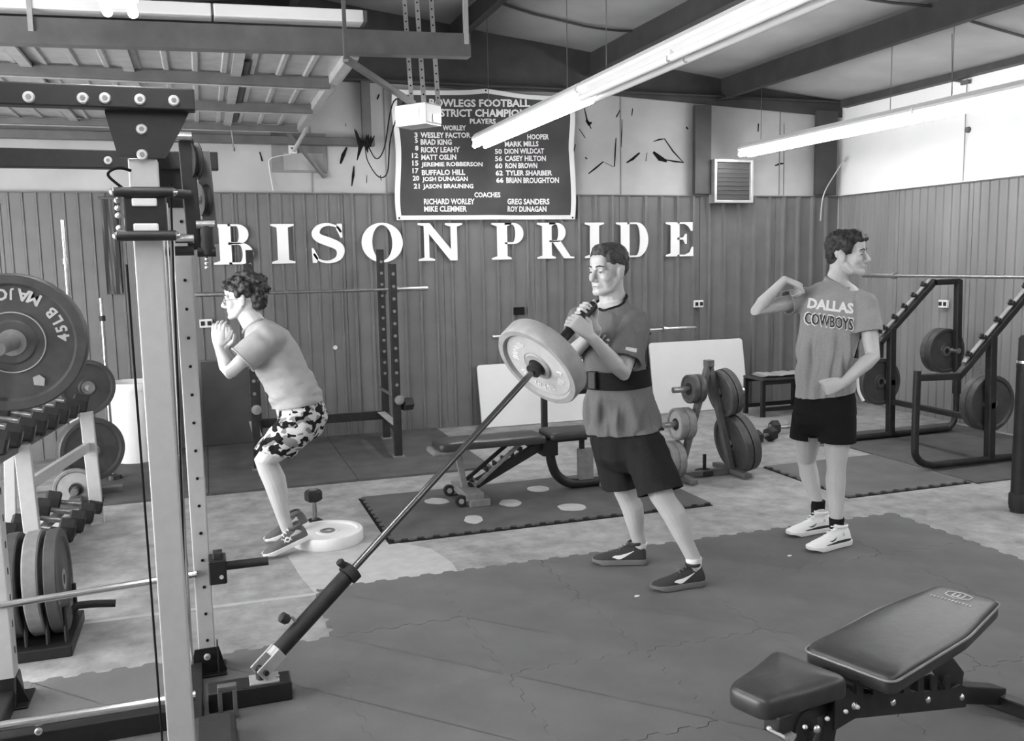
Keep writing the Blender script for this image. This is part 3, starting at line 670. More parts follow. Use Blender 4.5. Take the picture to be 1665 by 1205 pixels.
def barbell(label, a, b, sl=.3, group=None, rs=.0245, rb=.014, m='steel_bar'):
    a, b = V(a), V(b); d = (b-a).normalized(); t = thing('barbell', label, 'barbell', tuple((a+b)/2), group); L = (b-a).length
    MB().lathe([(rb, sl-.01), (rb, L-sl+.01)], a, d, 12).build('shaft', m, t, smooth=True)
    for o, s in ((a, 1), (b, -1)):
        k = MB().lathe([(rs*.9, 0), (rs, .006), (rs, sl-.03), (rs*.9, sl-.03)], o, d*s, 16).build('sleeve', m, t, smooth=True)
        MB().lathe([(rs*1.5, sl-.03), (rs*1.5, sl)], o, d*s, 16).build('collar', m, k, smooth=True)
    return t

# ------------------------------------------------------------------ foreground cable rack (silver uprights, black beams)
PB, PC, PA = V((-.14, 2.74, 0)), V((-.07, 3.61, 0)), V((-.775, 3.6, 0))
t = RACK = thing('cable_rack', 'silver-post cable rack with black bolted beams standing before the dumbbell rack', 'weight rack', (-.4, 3.2, 0))
def upright(p, w, d, z0, z1, holes=None, hz=.1):
    o = MB().bx(p.x-w/2, p.x+w/2, p.y-d/2, p.y+d/2, z0, z1).build('upright', 'silver', t, bevel=.004)
    if holes:
        z = z0+.09
        while z < z1-.05: MB().lathe([(holes, 0), (holes, .002)], (p.x+.004, p.y-d/2-.0005, z), (0, -1, 0), 12).build('hole', 'black', o); z += hz
    return o
upright(PB, .075, .075, 0.06, 1.90)
upright(PC, .062, .062, 0.06, 2.0, .006, .108)
u = upright(PA, .075, .075, .06, 2.0)
for k in range(17): MB().bx(PA.x+.0372, PA.x+.0385, PA.y-.006, PA.y+.006, .2+k*.1, .225+k*.1).build('hole', 'black', u)
upright(V((-.86, 2.74, 0)), .075, .075, 0, 2.0)
# top beams, gussets, bolts
def bolt(c, r=.016, m='bolt'):
    o = MB().lathe([(r, 0), (r*1.02, .004), (r*.8, .009)], c, (0, -1, 0), 20).build('bolt', m, t, smooth=True)
    MB().lathe([(r*.5, .008), (r*.5, .0105)], c, (0, -1, 0), 6).build('socket', 'grey_iron', o)
MB().bx(-1.1, 0.005, 2.65, 2.70, 2.024, 2.082).build('front_beam', 'black_steel', t, bevel=.004)
MB().prism([(-.225, 2.03), (-.225, 2.015), (-.20, 1.90), (-.08, 1.90), (-.03, 1.99), (-.01, 2.03)], (0, 2.70, 0), (1, 0, 0), (0, 0, 1), .012).build('gusset', 'black_steel', t)
for px, py in [(47,158),(135,160),(171,160),(228,162),(283,164),(229,207),(230,249)]:
    c = onY(px, py, 2.65); bolt((c.x, 2.65 if py < 185 else 2.688, c.z), .0145)
MB().bx(-1.1, .075, 3.53, 3.58, 1.955, 2.02).build('rear_beam', 'black_steel', t, bevel=.004)
MB().prism([(-.16, 1.96), (-.12, 1.82), (-.03, 1.82), (.04, 1.96)], (0, 3.575, 0), (1, 0, 0), (0, 0, 1), .012).build('gusset', 'black_steel', t)
for px, py in [(176,261),(329,263)]:
    c = onY(px, py, 3.53); bolt((c.x, 3.53, c.z), .014)
for xx in (-.86, -.14): MB().bx(xx-.03, xx+.03, 2.70, 3.55, 2.03, 2.09).build('side_beam', 'black_steel', t, bevel=.004)
# carriage with white rollers on the near post
c0, c1 = onY(207, 308, 2.68), onY(290, 388, 2.68)
cz0, cz1 = c1.z, c0.z
cr = MB().bx(PB.x-.055, PB.x+.055, 2.665, 2.70, cz0, cz1).build('carriage', 'black_steel', t, bevel=.006)
for z in (cz1-.035, cz0+.03): MB().bx(PB.x-.032, PB.x+.032, 2.657, 2.667, z-.011, z+.011).build('roller_pad', 'white_plastic', cr, bevel=.004)
for z in (cz1-.008, cz0+.008): MB().lathe([(.014, -.075), (.014, .075)], (PB.x, 2.66, z), (1, 0, 0), 12).build('roller_axle', 'black_worn', cr, smooth=True)
for sx in (-.075, .075):
    for z in (cz1-.008, cz0+.008): MB().ell((PB.x+sx, 2.66, z), (.011, .011, .011)).build('axle_cap', 'chrome', cr, smooth=True)
for z in (cz1-.03, cz1-.05, cz1-.07, cz0+.03): MB().ell((PB.x-.07, 2.68, z), (.008, .008, .008), seg=10, rings=6).build('chain_link', 'galv', cr)
MB().tube(bez([(PB.x-.05, 2.66, cz1), (PB.x-.085, 2.65, cz1+.035), (PB.x-.06, 2.66, cz1+.055), (PB.x-.03, 2.68, cz1+.05)]), .004, 6).build('hose', 'black', cr, smooth=True)
# pulley block beside the rear post
pc = onY(300, 300, 3.1)
def pulley(c, r, axis=(1, 0, 0)):
    o = MB().ring([(r*.25, -.012), (r*.8, -.012), (r, -.014), (r, -.010), (r*.86, 0), (r, .010), (r, .014), (r*.8, .012), (r*.25, .012)], c, axis, 28).build('pulley', 'rubber', t, smooth=True)
    MB().lathe([(r*.26, -.02), (r*.26, .02)], c, axis, 14).build('axle', 'bolt', o)
a, b = onY(297, 232, 3.3), onY(325, 330, 3.3)
pulley((a.x+.03, 3.3, a.z-.06), .062, (1, .35, 0)); pulley((a.x+.055, 3.32, a.z-.19), .055, (1, .35, 0))
MB().beam((a.x+.01, 3.28, a.z+.01), (a.x+.02, 3.28, a.z-.36), .05, .012, (0, 1, 0)).build('pulley_bracket', 'black_worn', t, bevel=.004)
MB().beam((a.x+.06, 3.34, a.z-.02), (a.x+.075, 3.34, a.z-.34), .05, .012, (0, 1, 0)).build('pulley_bracket', 'mid_steel', t, bevel=.004)
for k, (px, py) in enumerate([(296,222),(296,316),(300,388),(300,408),(334,365),(336,410)]):
    c = onY(px, py, 3.25); MB().lathe([(.016, -.03), (.016, .03)], c, (1, 0, 0), 12).build('spacer', 'chrome' if k % 2 == 0 else 'black_worn', t, smooth=True)
c = onY(337, 390, 3.25); MB().lathe([(.018, -.05), (.022, -.02), (.022, .03), (.014, .05)], c, (0, 0, 1), 14).build('cable_stopper', 'rubber', t, smooth=True)
for k in range(3): MB().ell(onY(336, 421+k*7, 3.25), (.007, .007, .007), seg=10, rings=6).build('chain_link', 'chrome', t)
# cables, guide rods, cross bars, base
MB().tube([onY(206, 430, 2.9), onY(264, 1205, 2.9)-V((0, 0, .0))], .0035, 6).build('cable', 'black', t)
MB().tube([onY(277, 300, 3.2), onY(305, 1070, 3.2)], .0035, 6).build('cable', 'black', t)
for px in (268, 274): MB().tube([onY(px-4, 330, 3.3), onY(px+38, 1080, 3.3)], .006, 8).build('guide_rod', 'chrome', t, smooth=True)
MB().tube([(PA.x, 3.56, .40), (PC.x-.02, 3.57, .425)], .0135, 12).build('chrome_bar', 'chrome', t, smooth=True)
c0, c1 = onY(0, 1176, 3.16), onY(318, 1131, 3.16)
MB().tube([(c0.x-.3, 3.16, c0.z-.01), (c1.x, 3.16, c1.z)], .0165, 12).build('chrome_bar', 'chrome', t, smooth=True)
MB().beam((c0.x-.3, 3.2, .045), (c1.x-.06, 3.2, .045), .06, .075).build('base_beam', 'black_steel', t, bevel=.004)
for k, px in enumerate((63,)): c = onY(px, 1189, 3.17); bolt((c.x, 3.17, c.z-.0), .012)
for p, w in ((PC, .14), (PA, .16), (PB, .16)):
    f_ = MB().bx(p.x-w/2, p.x+w/2, p.y-w/2, p.y+w/2, .013, .022).build('foot_plate', 'black_steel', t, bevel=.003)
    mb = MB(); mb.prism([(-w/2, 0), (w/2, 0), (.045, .1), (-.045, .1)], (p.x, p.y-.033, .02), (1, 0, 0), (0, 0, 1), .006); mb.prism([(-w/2, 0), (w/2, 0), (.04, .1), (-.04, .1)], (p.x+.036, p.y, .02), (0, 1, 0), (0, 0, 1), .006); mb.build('foot_gusset', 'black_steel', t)
bolt((PC.x, PC.y-.042, .088), .013)
MB().bx(-.19, -.09, 2.8, 3.56, .013, .075).build('base_runner', 'black_steel', t, bevel=.006)
MB().bx(-.82, -.74, 2.2, 3.56, .013, .075).build('base_runner', 'black_steel', t, bevel=.006)
# black weight peg hook on the rear post
a = onY(355, 925, 3.5); b = onY(412, 915, 3.5)
hk = MB().bx(a.x-.035, a.x+.03, 3.46, 3.56, a.z-.05, a.z+.045).build('peg_bracket', 'black_steel', t, bevel=.006)
MB().lathe([(.017, 0), (.017, .16)], (a.x+.025, 3.51, a.z+.005), (1, 0, 0), 14).build('peg', 'rubber', hk, smooth=True); MB().box((a.x, 3.5, a.z+.055), (.035, .05, .03)).build('latch', 'black_worn', hk, bevel=.004)
c = a+V((0, -.045, -.02)); MB().lathe([(.008, 0), (.008, .004)], (a.x+.01, 3.459, a.z-.02), (0, -1, 0), 8).build('bolt_head', 'bolt', hk)
# landmine foot: black box beam, grey bracket and swivel
lb0, lb1 = fl(388, 1152), fl(473, 1138)
MB().bx(PC.x+.0, lb1.x+.005, 3.24, 3.34, .013, .085).build('landmine_beam', 'black_steel', t, bevel=.005)
mb = MB(); xx = fl(372, 1150).x
for q in ((.013, .03), (.12, .137)): mb.bx(xx-.035, xx+.03, 3.17, 3.20, *q)
for q in ((xx-.035, xx-.02), (xx+.015, xx+.03)): mb.bx(q[0], q[1], 3.17, 3.20, .03, .12)
mb.build('bracket_ring', 'mid_steel', t, bevel=.003)
MB().bx(-.12, .02, 2.72, 3.10, .013, .085).build('rubber_foot', 'rubber', t, bevel=.02)
PIV = V((fl(428, 1118, .085).x, 3.29, .12))
MB().bx(PIV.x-.045, PIV.x+.06, 3.25, 3.33, .084, .093).build('swivel_plate', 'galv', t, bevel=.002)
MB().lathe([(.022, -.0), (.022, .035)], (PIV.x, 3.29, .09), (0, 0, 1), 16).build('swivel_post', 'black_worn', t, smooth=True)
MB().lathe([(.008, 0), (.008, .012)], (PIV.x+.055, 3.27, .09), (0, 0, 1), 6).build('swivel_bolt', 'chrome', t)

# landmine barbell: from the swivel up to the hands
END = at(966, 495, 4.28)
PIV2 = V((PIV.x, 3.29, .125)); ld = (END-PIV2).normalized(); LL = (END-PIV2).length
t = LM = thing('landmine_barbell', 'landmine barbell running from the floor swivel up to the hands of the man', 'barbell', tuple(PIV2))
fork = MB(); lx, ly, _ = frame(ld)
for s in (-1, 1): fork.beam(PIV2+lx*s*.028-ld*.02, PIV2+lx*s*.028+ld*.09, .008, .05, lx.cross(ld))
fork.build('fork', 'galv', t, bevel=.003)
MB().lathe([(.01, -.045), (.01, .045)], PIV2, lx, 12).build('pivot_pin', 'black_worn', t)
MB().lathe([(.030, .055), (.030, .09)], PIV2, ld, 20).build('end_ring', 'galv', t, smooth=True)
hl = .45
MB().lathe([(.031, .09), (.032, hl)], PIV2, ld, 20).build('holder_sleeve', 'black_worn', t, smooth=True)
kn = PIV2+ld*(hl*.45); kd = (ly if ly.z > 0 else -ly)
MB().lathe([(.006, .02), (.006, .06)], kn, kd, 8).build('knob_screw', 'chrome', t); MB().lathe([(.012, .055), (.02, .065), (.02, .09), (.012, .095)], kn, (kd+V((-.5, 0, 0))).normalized(), 10).build('knob', 'rubber', t)
MB().lathe([(.026, hl-.01), (.026, hl+.005), (.042, hl+.005), (.044, hl+.04), (.03, hl+.045)], PIV2, ld, 20).build('clamp_collar', 'rubber', t, smooth=True)
cl = PIV2+ld*(hl+.02); MB().lathe([(.01, .03), (.016, .06), (.016, .07), (.01, .075)], cl, kd, 10).build('clamp_screw', 'rubber', t)
PLD = LL-.40
MB().lathe([(.0145, hl+.04), (.0145, PLD-.08)], PIV2, ld, 16).build('shaft', 'dark_bar', t, smooth=True)
MB().lathe([(.036, PLD-.09), (.036, PLD-.05), (.028, PLD-.045)], PIV2, ld, 20).build('shaft_collar', 'black_worn', t, smooth=True)
MB().lathe([(.0245, PLD-.05), (.0245, LL-.005), (.02, LL)], PIV2, ld, 20).build('sleeve', 'black_worn', t, smooth=True)
c = PIV2+ld*(PLD-.02)
tp = plate('grey-faced bumper plate loaded on the landmine barbell before the man', c+ld*.0, ld, .222, .09, 'grey_plate', facem='pale_plate', group=None, hub='black_worn', name='bumper_plate')
lx2 = V((ld.y, -ld.x, 0)).normalized(); ly2 = lx2.cross(-ld)
ux_, uy_ = lx2, ly2
if uy_.z < 0: uy_ = -uy_; 
nrm = -ld
fo = c-ld*.0305
for a0, cnt in ((235, 8), (328, 4), (130, 6)):          # worn raised print, no longer legible
    for i in range(cnt):
        if a0 == 328 and i == 2: continue
        a = math.radians(a0+(i-(cnt-1)/2)*12); rd = ux_*math.cos(a)+uy_*math.sin(a); tg = rd.cross(nrm); q = fo+rd*.128; mb = MB()
        mb.beam(q-rd*.016-tg*.006+nrm*.001, q+rd*.016-tg*.006+nrm*.001, .005, .002, nrm); mb.beam(q-tg*.008+nrm*.001+rd*(.012 if i % 2 else -.012), q+tg*.009+nrm*.001+rd*(.012 if i % 3 else 0), .005, .002, nrm)
        if i % 3: mb.beam(q-rd*.014+tg*.008+nrm*.001, q+rd*.012+tg*.006+nrm*.001, .005, .002, nrm)
        mb.build('raised_print', 'print_white', tp)

# large rubber plate on the peg of the far-left post
pcn = onY(22, 556, 3.36); PX = pcn.x
MB().lathe([(.0245, 0), (.0245, .5)], (PX, 3.6, pcn.z), (0, -1, 0), 20).build('storage_peg', 'steel_bar', RACK, smooth=True)
MB().bx(PA.x, PX+.05, 3.56, 3.62, pcn.z-.05, pcn.z+.05).build('peg_mount', 'black_steel', RACK, bevel=.004)
tp = plate('large black lettered rubber plate hung on the peg of the cable rack', (PX, 3.36, pcn.z), (0, -1, 0), .228, .07, 'bumper', name='bumper_plate')
fo = V((PX, 3.36-.0225, pcn.z)); ux_, uy_, nrm = V((1, 0, 0)), V((0, 0, 1)), V((0, -1, 0))
arc_text('MAJOR', .160, 86, 12, .040, fo, ux_, uy_, nrm, 'pale_plate', tp, inward=True)
arc_text('45', .155, 9, 11, .036, fo, ux_, uy_, nrm, 'pale_plate', tp, inward=True); arc_text('LB', .155, 32, 11, .036, fo, ux_, uy_, nrm, 'pale_plate', tp, inward=True)
MB().ring([(.098, .001), (.102, .001), (.102, .0035), (.098, .0035)], fo, nrm, 48).build('face_line', 'grey_plate', tp)
MB().prism([(.0, .0), (.03, -.005), (.034, .02), (.018, .034), (-.002, .026)], fo+V((.055, -.004, -.145)), (1, 0, 0), (0, 0, 1), .002).build('emblem', 'grey_plate', tp)

# ------------------------------------------------------------------ dumbbell rack, plate tree, toaster rack, bin, standing bars at the left
def lerp(a, b, u): return a+(b-a)*u
f0, f1 = fl(62, 945), fl(160, 852)                       # front feet near / far
t = DR = thing('dumbbell_rack', 'grey two-tier dumbbell rack standing behind the cable rack post', 'dumbbell rack', ((f0.x+f1.x)/2, (f0.y+f1.y)/2, 0))
f0 = V((f0.x, f0.y, 0)); f1 = V((f1.x, f1.y, 0)); back = V((-.5, .06, 0))
for f in (f0, f1):
    MB().beam(f+V((0, 0, .0)), f+back*.04+V((0, 0, .72)), .075, .05, (0, 1, 0)).build('upright', 'silver', t, bevel=.004)
    MB().beam(f+back+V((0, 0, .0)), f+back*.9+V((0, 0, .9)), .06, .05, (0, 1, 0)).build('rear_upright', 'silver', t, bevel=.004)
    MB().beam(f+V((.03, 0, .03)), f+back+V((0, 0, .03)), .06, .05).build('foot', 'silver', t, bevel=.004)
MB().beam(f0+back*.05+V((0, 0, .5)), f1+back*.05+V((0, 0, .5)), .03, .06).build('cross_bar', 'silver', t, bevel=.003)
tiers = [(.12, .045), (.2, .70)]
for k, (u, z) in enumerate(tiers):
    for off in (.0, -.16):
        a = f0+back*u+V((off, -.35, z+off*-.25)); b = f1+back*u+V((off, .05, z+off*-.25)); MB().beam(a, b, .05, .03).build('shelf_rail', 'mid_steel', t, bevel=.003)
n = 8
for k, (u, z) in enumerate(tiers):
    for i in range(n):
        s = i/(n-1); p = f0.lerp(f1, -.2+1.2*s)+back*u+V((-.07, 0, z+.10)); hr = .062 if k else .068
        d = dumbbell(['black hex dumbbell on the lower tier of the grey rack', 'black hex dumbbell on the upper tier of the grey rack'][k], p, V((1, .08, -.25)), .33, hr*(1-.02*i), ['dumbbells on the lower tier', 'dumbbells on the upper tier'][k], m='rubber')
# plate tree beyond the rack
pt = onY(128, 850, 6.35); pt = V((fl(128, 815).x, fl(128, 815).y+.12, .021))
t = thing('plate_tree', 'grey upright plate tree standing between the dumbbell rack and the white bin', 'plate tree', tuple(pt))
MB().bx(pt.x-.03, pt.x+.03, pt.y-.03, pt.y+.03, .021, 1.1).build('post', 'silver', t, bevel=.004)
MB().bx(pt.x-.04, pt.x+.04, pt.y-.3, pt.y+.3, .021, .06).build('foot', 'mid_steel', t, bevel=.004); MB().bx(pt.x-.28, pt.x+.28, pt.y-.04, pt.y+.04, .021, .06).build('foot', 'mid_steel', t, bevel=.004)
pz = onY(125, 785, pt.y).z; 
MB().lathe([(.024, 0), (.024, .3)], (pt.x, pt.y, pz), (0, -1, 0), 14).build('peg', 'steel_bar', t, smooth=True)
plate('small grey ringed plate on the front peg of the grey plate tree', (pt.x, pt.y-.2, pz), (0, -1, 0), .145, .04, 'grey_iron', facem='grey_plate', hub='black_worn')
for k, (dz, rr, mm, lab) in enumerate([(.35, .225, 'bumper', 'large black plate on the low side peg of the grey plate tree'), (.79, .19, 'bumper', 'black plate on the high side peg of the grey plate tree')]):
    pa_ = V((.45, -.89, 0)); p0_ = V((pt.x+.05, pt.y+.02, dz))
    MB().lathe([(.024, -.05), (.024, .2)], p0_, pa_, 14).build('peg', 'grey_iron', t, smooth=True)
    plate(lab, p0_+pa_*.1+V((.0, 0, 0)), pa_, rr, .09, mm, name='bumper_plate')
# toaster rack with upright plates and a bent handle
q = fl(88, 1072); q = V((q.x-.06, q.y+.2, 0))
t = thing('plate_rack', 'low black floor rack with a bent handle holding upright plates behind the cable rack', 'plate rack', tuple(q))
MB().bx(q.x-.2, q.x+.13, q.y-.2, q.y+.22, .0, .05).build('base', 'black_steel', t, bevel=.006)
for dx in (-.2, -.125, -.045, .035, .105):
    MB().tube([(q.x+dx, q.y-.15, .05), (q.x+dx, q.y-.15, .2)], .009, 8).build('divider', 'black_steel', t); MB().tube([(q.x+dx, q.y+.15, .05), (q.x+dx, q.y+.15, .2)], .009, 8).build('divider', 'black_steel', t)
h0 = onY(112, 1040, q.y+.1); h1 = onY(120, 992, q.y+.1); h2 = onY(140, 983, q.y+.1); h3 = onY(188, 981, q.y+.1)
MB().box((h0.x+.01, q.y+.1, h0.z-.02), (.12, .12, .04)).build('handle_foot', 'black_steel', t, bevel=.004)
MB().tube(bez([(h0.x, q.y+.1, .05), h0, h1, h2, h3], 6), .017, 12).build('handle', 'rubber', t, smooth=True)
for k, dx in enumerate((-.16, -.085, -.005, .07)):
    plate(['grey bumper plate standing upright in the low floor rack', 'black bumper plate standing upright in the low floor rack'][k % 2], (q.x+dx, q.y, .05+.222), V((1, 0, .03)), .222, [.05, .055, .06, .05][k], ['grey_iron', 'bumper', 'grey_iron', 'bumper'][k], group=['grey', 'black'][k % 2]+' plates in the floor rack', name='bumper_plate')
# white bin
bc = onY(222, 755, 7.75); c0 = fl(222, 752); bx0 = V((c0.x, c0.y, .02)); rt_ = (onY(180, 628, c0.y)-onY(262, 628, c0.y)).length/2
t = thing('waste_bin', 'tall white plastic waste bin at the foot of the back wall', 'bin', (bx0.x, bx0.y, .02)); zt = onY(180, 626, c0.y).z
MB().ring([(.02, 0), (rt_*.76, 0), (rt_*.8, .03), (rt_*.97, zt-.03), (rt_*.95, zt-.03), (rt_*.76, .02), (.02, .02)], bx0, (0, 0, 1), 36).build('body', 'white_plastic', t, smooth=True)
MB().ring([(rt_*.94, zt-.06), (rt_*1.03, zt-.06), (rt_*1.04, zt-.02), (rt_*1.0, zt), (rt_*.93, zt)], bx0, (0, 0, 1), 36).build('rim', 'white_plastic', t, smooth=True)
MB().ring([(rt_*.9, zt*.74), (rt_*.935, zt*.74), (rt_*.94, zt*.76), (rt_*.9, zt*.76)], bx0, (0, 0, 1), 36).build('band', 'white_plastic', t, smooth=True)
# upright chrome bars
for k, (p0, p1, pc2, lab) in enumerate([((101,358),(110,640),(106,425),'upright steel bar behind the large lettered plate'), ((164,485),(172,660),(164,518),'upright steel bar beside the white bin')]):
    Yb = 7.35 if k == 0 else 7.3
    a = onY(*p0, Yb); t = thing('upright_bar', lab, 'bar', (a.x, Yb, 0)); b = onY(*p1, Yb)
    MB().tube([(a.x, Yb, a.z), (a.x, Yb, .022)], .014, 10).build('shaft', 'chrome', t, smooth=True); c = onY(*pc2, Yb); MB().lathe([(.022, -.02), (.022, .02)], (a.x, Yb, c.z), (0, 0, 1), 12).build('clip', 'chrome' if k == 0 else 'rubber', t)
    MB().lathe([(.06, 0), (.05, .03), (.02, .04)], (a.x, Yb, .021), (0, 0, 1), 20).build('base', 'black_steel', t)

# ------------------------------------------------------------------ power rack by the back wall
t = PRK = thing('power_rack', 'black four-post power rack by the lettered back wall behind the boy', 'weight rack', (.9, 7.6, .02))
ry0, ry1, rxl, rxr = 7.2, 8.02, .32, 1.44
for x, y, h in ((rxl, ry0, 1.62), (rxr, ry0, 1.60), (rxl+.06, ry1, 1.74), (rxr+.06, ry1, 1.73)):
    u = MB().bx(x-.03, x+.03, y-.03, y+.03, .022, h).build('upright', 'black_worn', t, bevel=.003)
    z = .62
    while z < h-.03: MB().lathe([(.0135, 0), (.0135, .002)], (x+.002, y-.0302, z), (0, -1, 0), 12).build('hole', 'grey_iron', u); z += .1
    MB().bx(x-.045, x+.045, y-.05, y+.05, .02, .032).build('foot_plate', 'grey_iron', t)
for x in (rxl, rxr):
    MB().beam((x, ry0, .24), (x+.06, ry1, .24), .05, .05).build('side_rail', 'black_worn', t, bevel=.003); MB().bx(x-.02, x+.05, ry0+.03, ry1-.03, .265, .272).build('rail_cap', 'wood', t)
    a = V((x+.03, ry1-.1, .50)); b = V((x+.01, ry0-.07, .50))
    s = MB().tube([a+V((-.03, 0, 0)), b], .013, 10).build('safety_bar', 'steel_bar', t, smooth=True); MB().lathe([(.036, 0), (.04, .02), (.036, .035), (.02, .04)], b+V((0, .02, 0)), (0, -1, 0), 18).build('knob', 'grey_iron', s, smooth=True)
MB().bx(rxl+.06, rxr+.06, ry1-.02, ry1+.02, .2, .275).build('rear_rail', 'black_worn', t, bevel=.003)
MB().lathe([(.055, -.04), (.055, .04)], (rxr+.09, ry0+.02, .45), (1, .3, 0), 6).build('peg_weight', 'rubber', t)
for x in (rxl+.06, rxr+.06): MB().bx(x-.02, x+.02, ry1-.13, ry1-.03, 1.335, 1.36).build('bar_hook', 'black_worn', t, bevel=.003)
a, b = onY(318, 487, ry1-.09), onY(696, 477, ry1-.09)
barbell('long barbell racked across the black power rack by the back wall', (a.x, ry1-.09, 1.375), (b.x, ry1-.09, 1.375), .3, rs=.020)

a, b = onY(326, 594, 8.3), onY(402, 594, 8.3)
t = thing('dark_wall_sheet', 'added dark sheet for the darker stretch of siding behind the left power rack post', 'board', (a.x, 8.28, 0))
MB().prism([(a.x, .0), (b.x+.02, .0), (b.x+.02, a.z), (a.x, a.z)], (0, 8.34, .021), (1, 0, 0), (0, .03, 1), .02).build('sheet', 'dark_steel', t, bevel=.004)  # added sheet standing in for the darker tone of the wall itself
MB().bx(a.x, b.x+.02, 8.345, 8.362, a.z-.01, a.z+.035).build('top_strip', 'mid_steel', t)
# ------------------------------------------------------------------ bench press station and leaning boards behind the centre man
t = thing('press_bench', 'low black press bench frame before the white boards behind the standing man', 'bench', (3.6, 7.6, 0))
for x in (3.42, 3.98):
    MB().bx(x-.025, x+.025, 7.75, 7.8, 0, .95).build('upright', 'black_steel', t, bevel=.003); MB().bx(x-.02, x+.02, 7.64, 7.77, .885, .905).build('bar_hook', 'black_steel', t); MB().bx(x-.03, x+.03, 7.4, 7.85, 0, .04).build('foot', 'black_steel', t)
MB().bx(3.42, 3.98, 7.755, 7.795, .3, .35).build('cross_bar', 'black_steel', t)
x0 = fl(886, 712).x; 
MB().bx(x0-.03, x0+.02, 7.5, 7.55, 0, .42).build('leg', 'black_steel', t, bevel=.003); MB().bx(x0-.03, 3.45, 7.5, 7.55, .385, .425).build('top_bar', 'black_steel', t, bevel=.003); MB().bx(x0-.03, 3.45, 7.5, 7.55, .03, .06).build('bottom_bar', 'black_steel', t, bevel=.003)
MB().bx(3.42, 3.47, 7.4, 7.8, 0, .4).build('leg', 'black_steel', t); MB().bx(x0+.02, 3.5, 7.45, 7.6, .425, .47).build('pad', 'leather', t, bevel=.012)
a, b = onY(800, 548, 7.69), onY(1131, 535, 7.69)
barbell('barbell resting low before the back wall behind the standing man', (a.x, 7.69, .925), (b.x, 7.69, .925), .36, rs=.022)
def board(label, p, corners, thick, Yb):
    a, b, c_, d = [V(q) for q in corners]
    t = thing('white_board', label, 'board', tuple((a+b)/2))
    ux = (b-a).normalized(); w = (b-a).length; uy = ((d-a)-ux*(d-a).dot(ux)); h = uy.length; uy.normalize(); r = .035; poly = []
    for cx, cy, a0 in ((w-r, r, -90), (w-r, h-r, 0), (r, h-r, 90), (r, r, 180)): poly += [(cx+r*math.cos(math.radians(a0+k*18)), cy+r*math.sin(math.radians(a0+k*18))) for k in range(6)]
    MB().prism(poly, a, ux, uy, thick).build('panel', 'white_plastic', t, bevel=.006)
    poly2 = [(x+(.0 if True else 0), y) for x, y in poly]; nz = ux.cross(uy)
    MB().prism(poly, a-nz*.012, ux, uy, .010).build('backing', 'mid_steel', t)
board('wide white rounded board leaning on the back wall behind the adjustable bench', 0, [(2.47, 8.22, .0), (3.62, 8.22, .0), (3.62, 8.36, .6), (2.47, 8.36, .6)], .02, 8.3)
board('upright white rounded board leaning on the back wall behind the A-frame plate rack', 0, [(4.34, 8.22, .0), (5.46, 8.22, .0), (5.4, 8.36, .73), (4.34, 8.36, .73)], .02, 8.3)

# ------------------------------------------------------------------ A-frame plate rack
ty = 5.68
t = AT = thing('plate_stand', 'A-frame plate stand with small plates one side and large plates the other', 'plate rack', (3.45, ty, 0))
top = V((3.44, ty, .84)); fL = V((3.2, ty, .03)); fR = V((3.64, ty, .03))
MB().beam(fL, top, .04, .05, (0, 1, 0)).build('leg', 'mid_steel', t, bevel=.003); MB().beam(fR, top, .04, .05, (0, 1, 0)).build('leg', 'mid_steel', t, bevel=.003); MB().box(top, (.06, .06, .05)).build('top_cap', 'mid_steel', t, bevel=.004)
for f in (fL, fR): MB().bx(f.x-.03, f.x+.03, ty-.22, ty+.22, .012, .045).build('foot', 'mid_steel', t, bevel=.003)
MB().beam(fL, fR, .04, .035).build('base_bar', 'mid_steel', t)
bp = fl(1143, 772); MB().lathe([(.07, .013), (.07, .04), (.03, .05)], (bp.x, bp.y-.02, 0), (0, 0, 1), 20).build('weight_base', 'rubber', t, smooth=True); MB().lathe([(.013, .04), (.013, .16)], (bp.x, bp.y-.02, 0), (0, 0, 1), 12).build('peg', 'rubber', t)
for k, (z, rr, cnt, th) in enumerate([(.66, .105, 2, .05), (.41, .118, 2, .058), (.155, .138, 2, .055)]):
    x = lerp(top.x, fL.x, (top.z-z)/(top.z-.03)); MB().lathe([(.022, 0), (.022, .24)], (x, ty, z), (-1, 0, 0), 14).build('peg', 'steel_bar', t, smooth=True)
    for j in range(cnt):
        plate(['inner', 'outer'][j]+' small iron plate on the '+['top', 'middle', 'bottom'][k]+' peg of the A-frame stand', (x-[.015, .03, .045][k]-th*.5-j*(th+.004), ty, z), (-1, 0, 0), rr, th, 'grey_iron' if k else 'iron_plate', facem='grey_plate' if k else None, hub='black_worn')
for k, (z, rr, cnt, th) in enumerate([(.62, .175, 2, .045), (.235, .222, 2, .06)]):
    x = lerp(top.x, fR.x, (top.z-z)/(top.z-.03)); MB().lathe([(.022, 0), (.022, .24)], (x, ty, z), (1, 0, 0), 14).build('peg', 'steel_bar', t, smooth=True)
    for j in range(cnt):
        plate([['inner', 'outer'][j]+' medium dark plate on the upper peg of the A-frame stand leg', ['inner', 'outer'][j]+' large dark bumper plate on the lower peg of the A-frame stand leg'][k], (x+.035+th*.5+j*(th+.006), ty, z-.01+j*.012), V((1, 0, .2)), rr, th, 'bumper' if k else 'iron_plate', name='bumper_plate' if k else 'weight_plate')

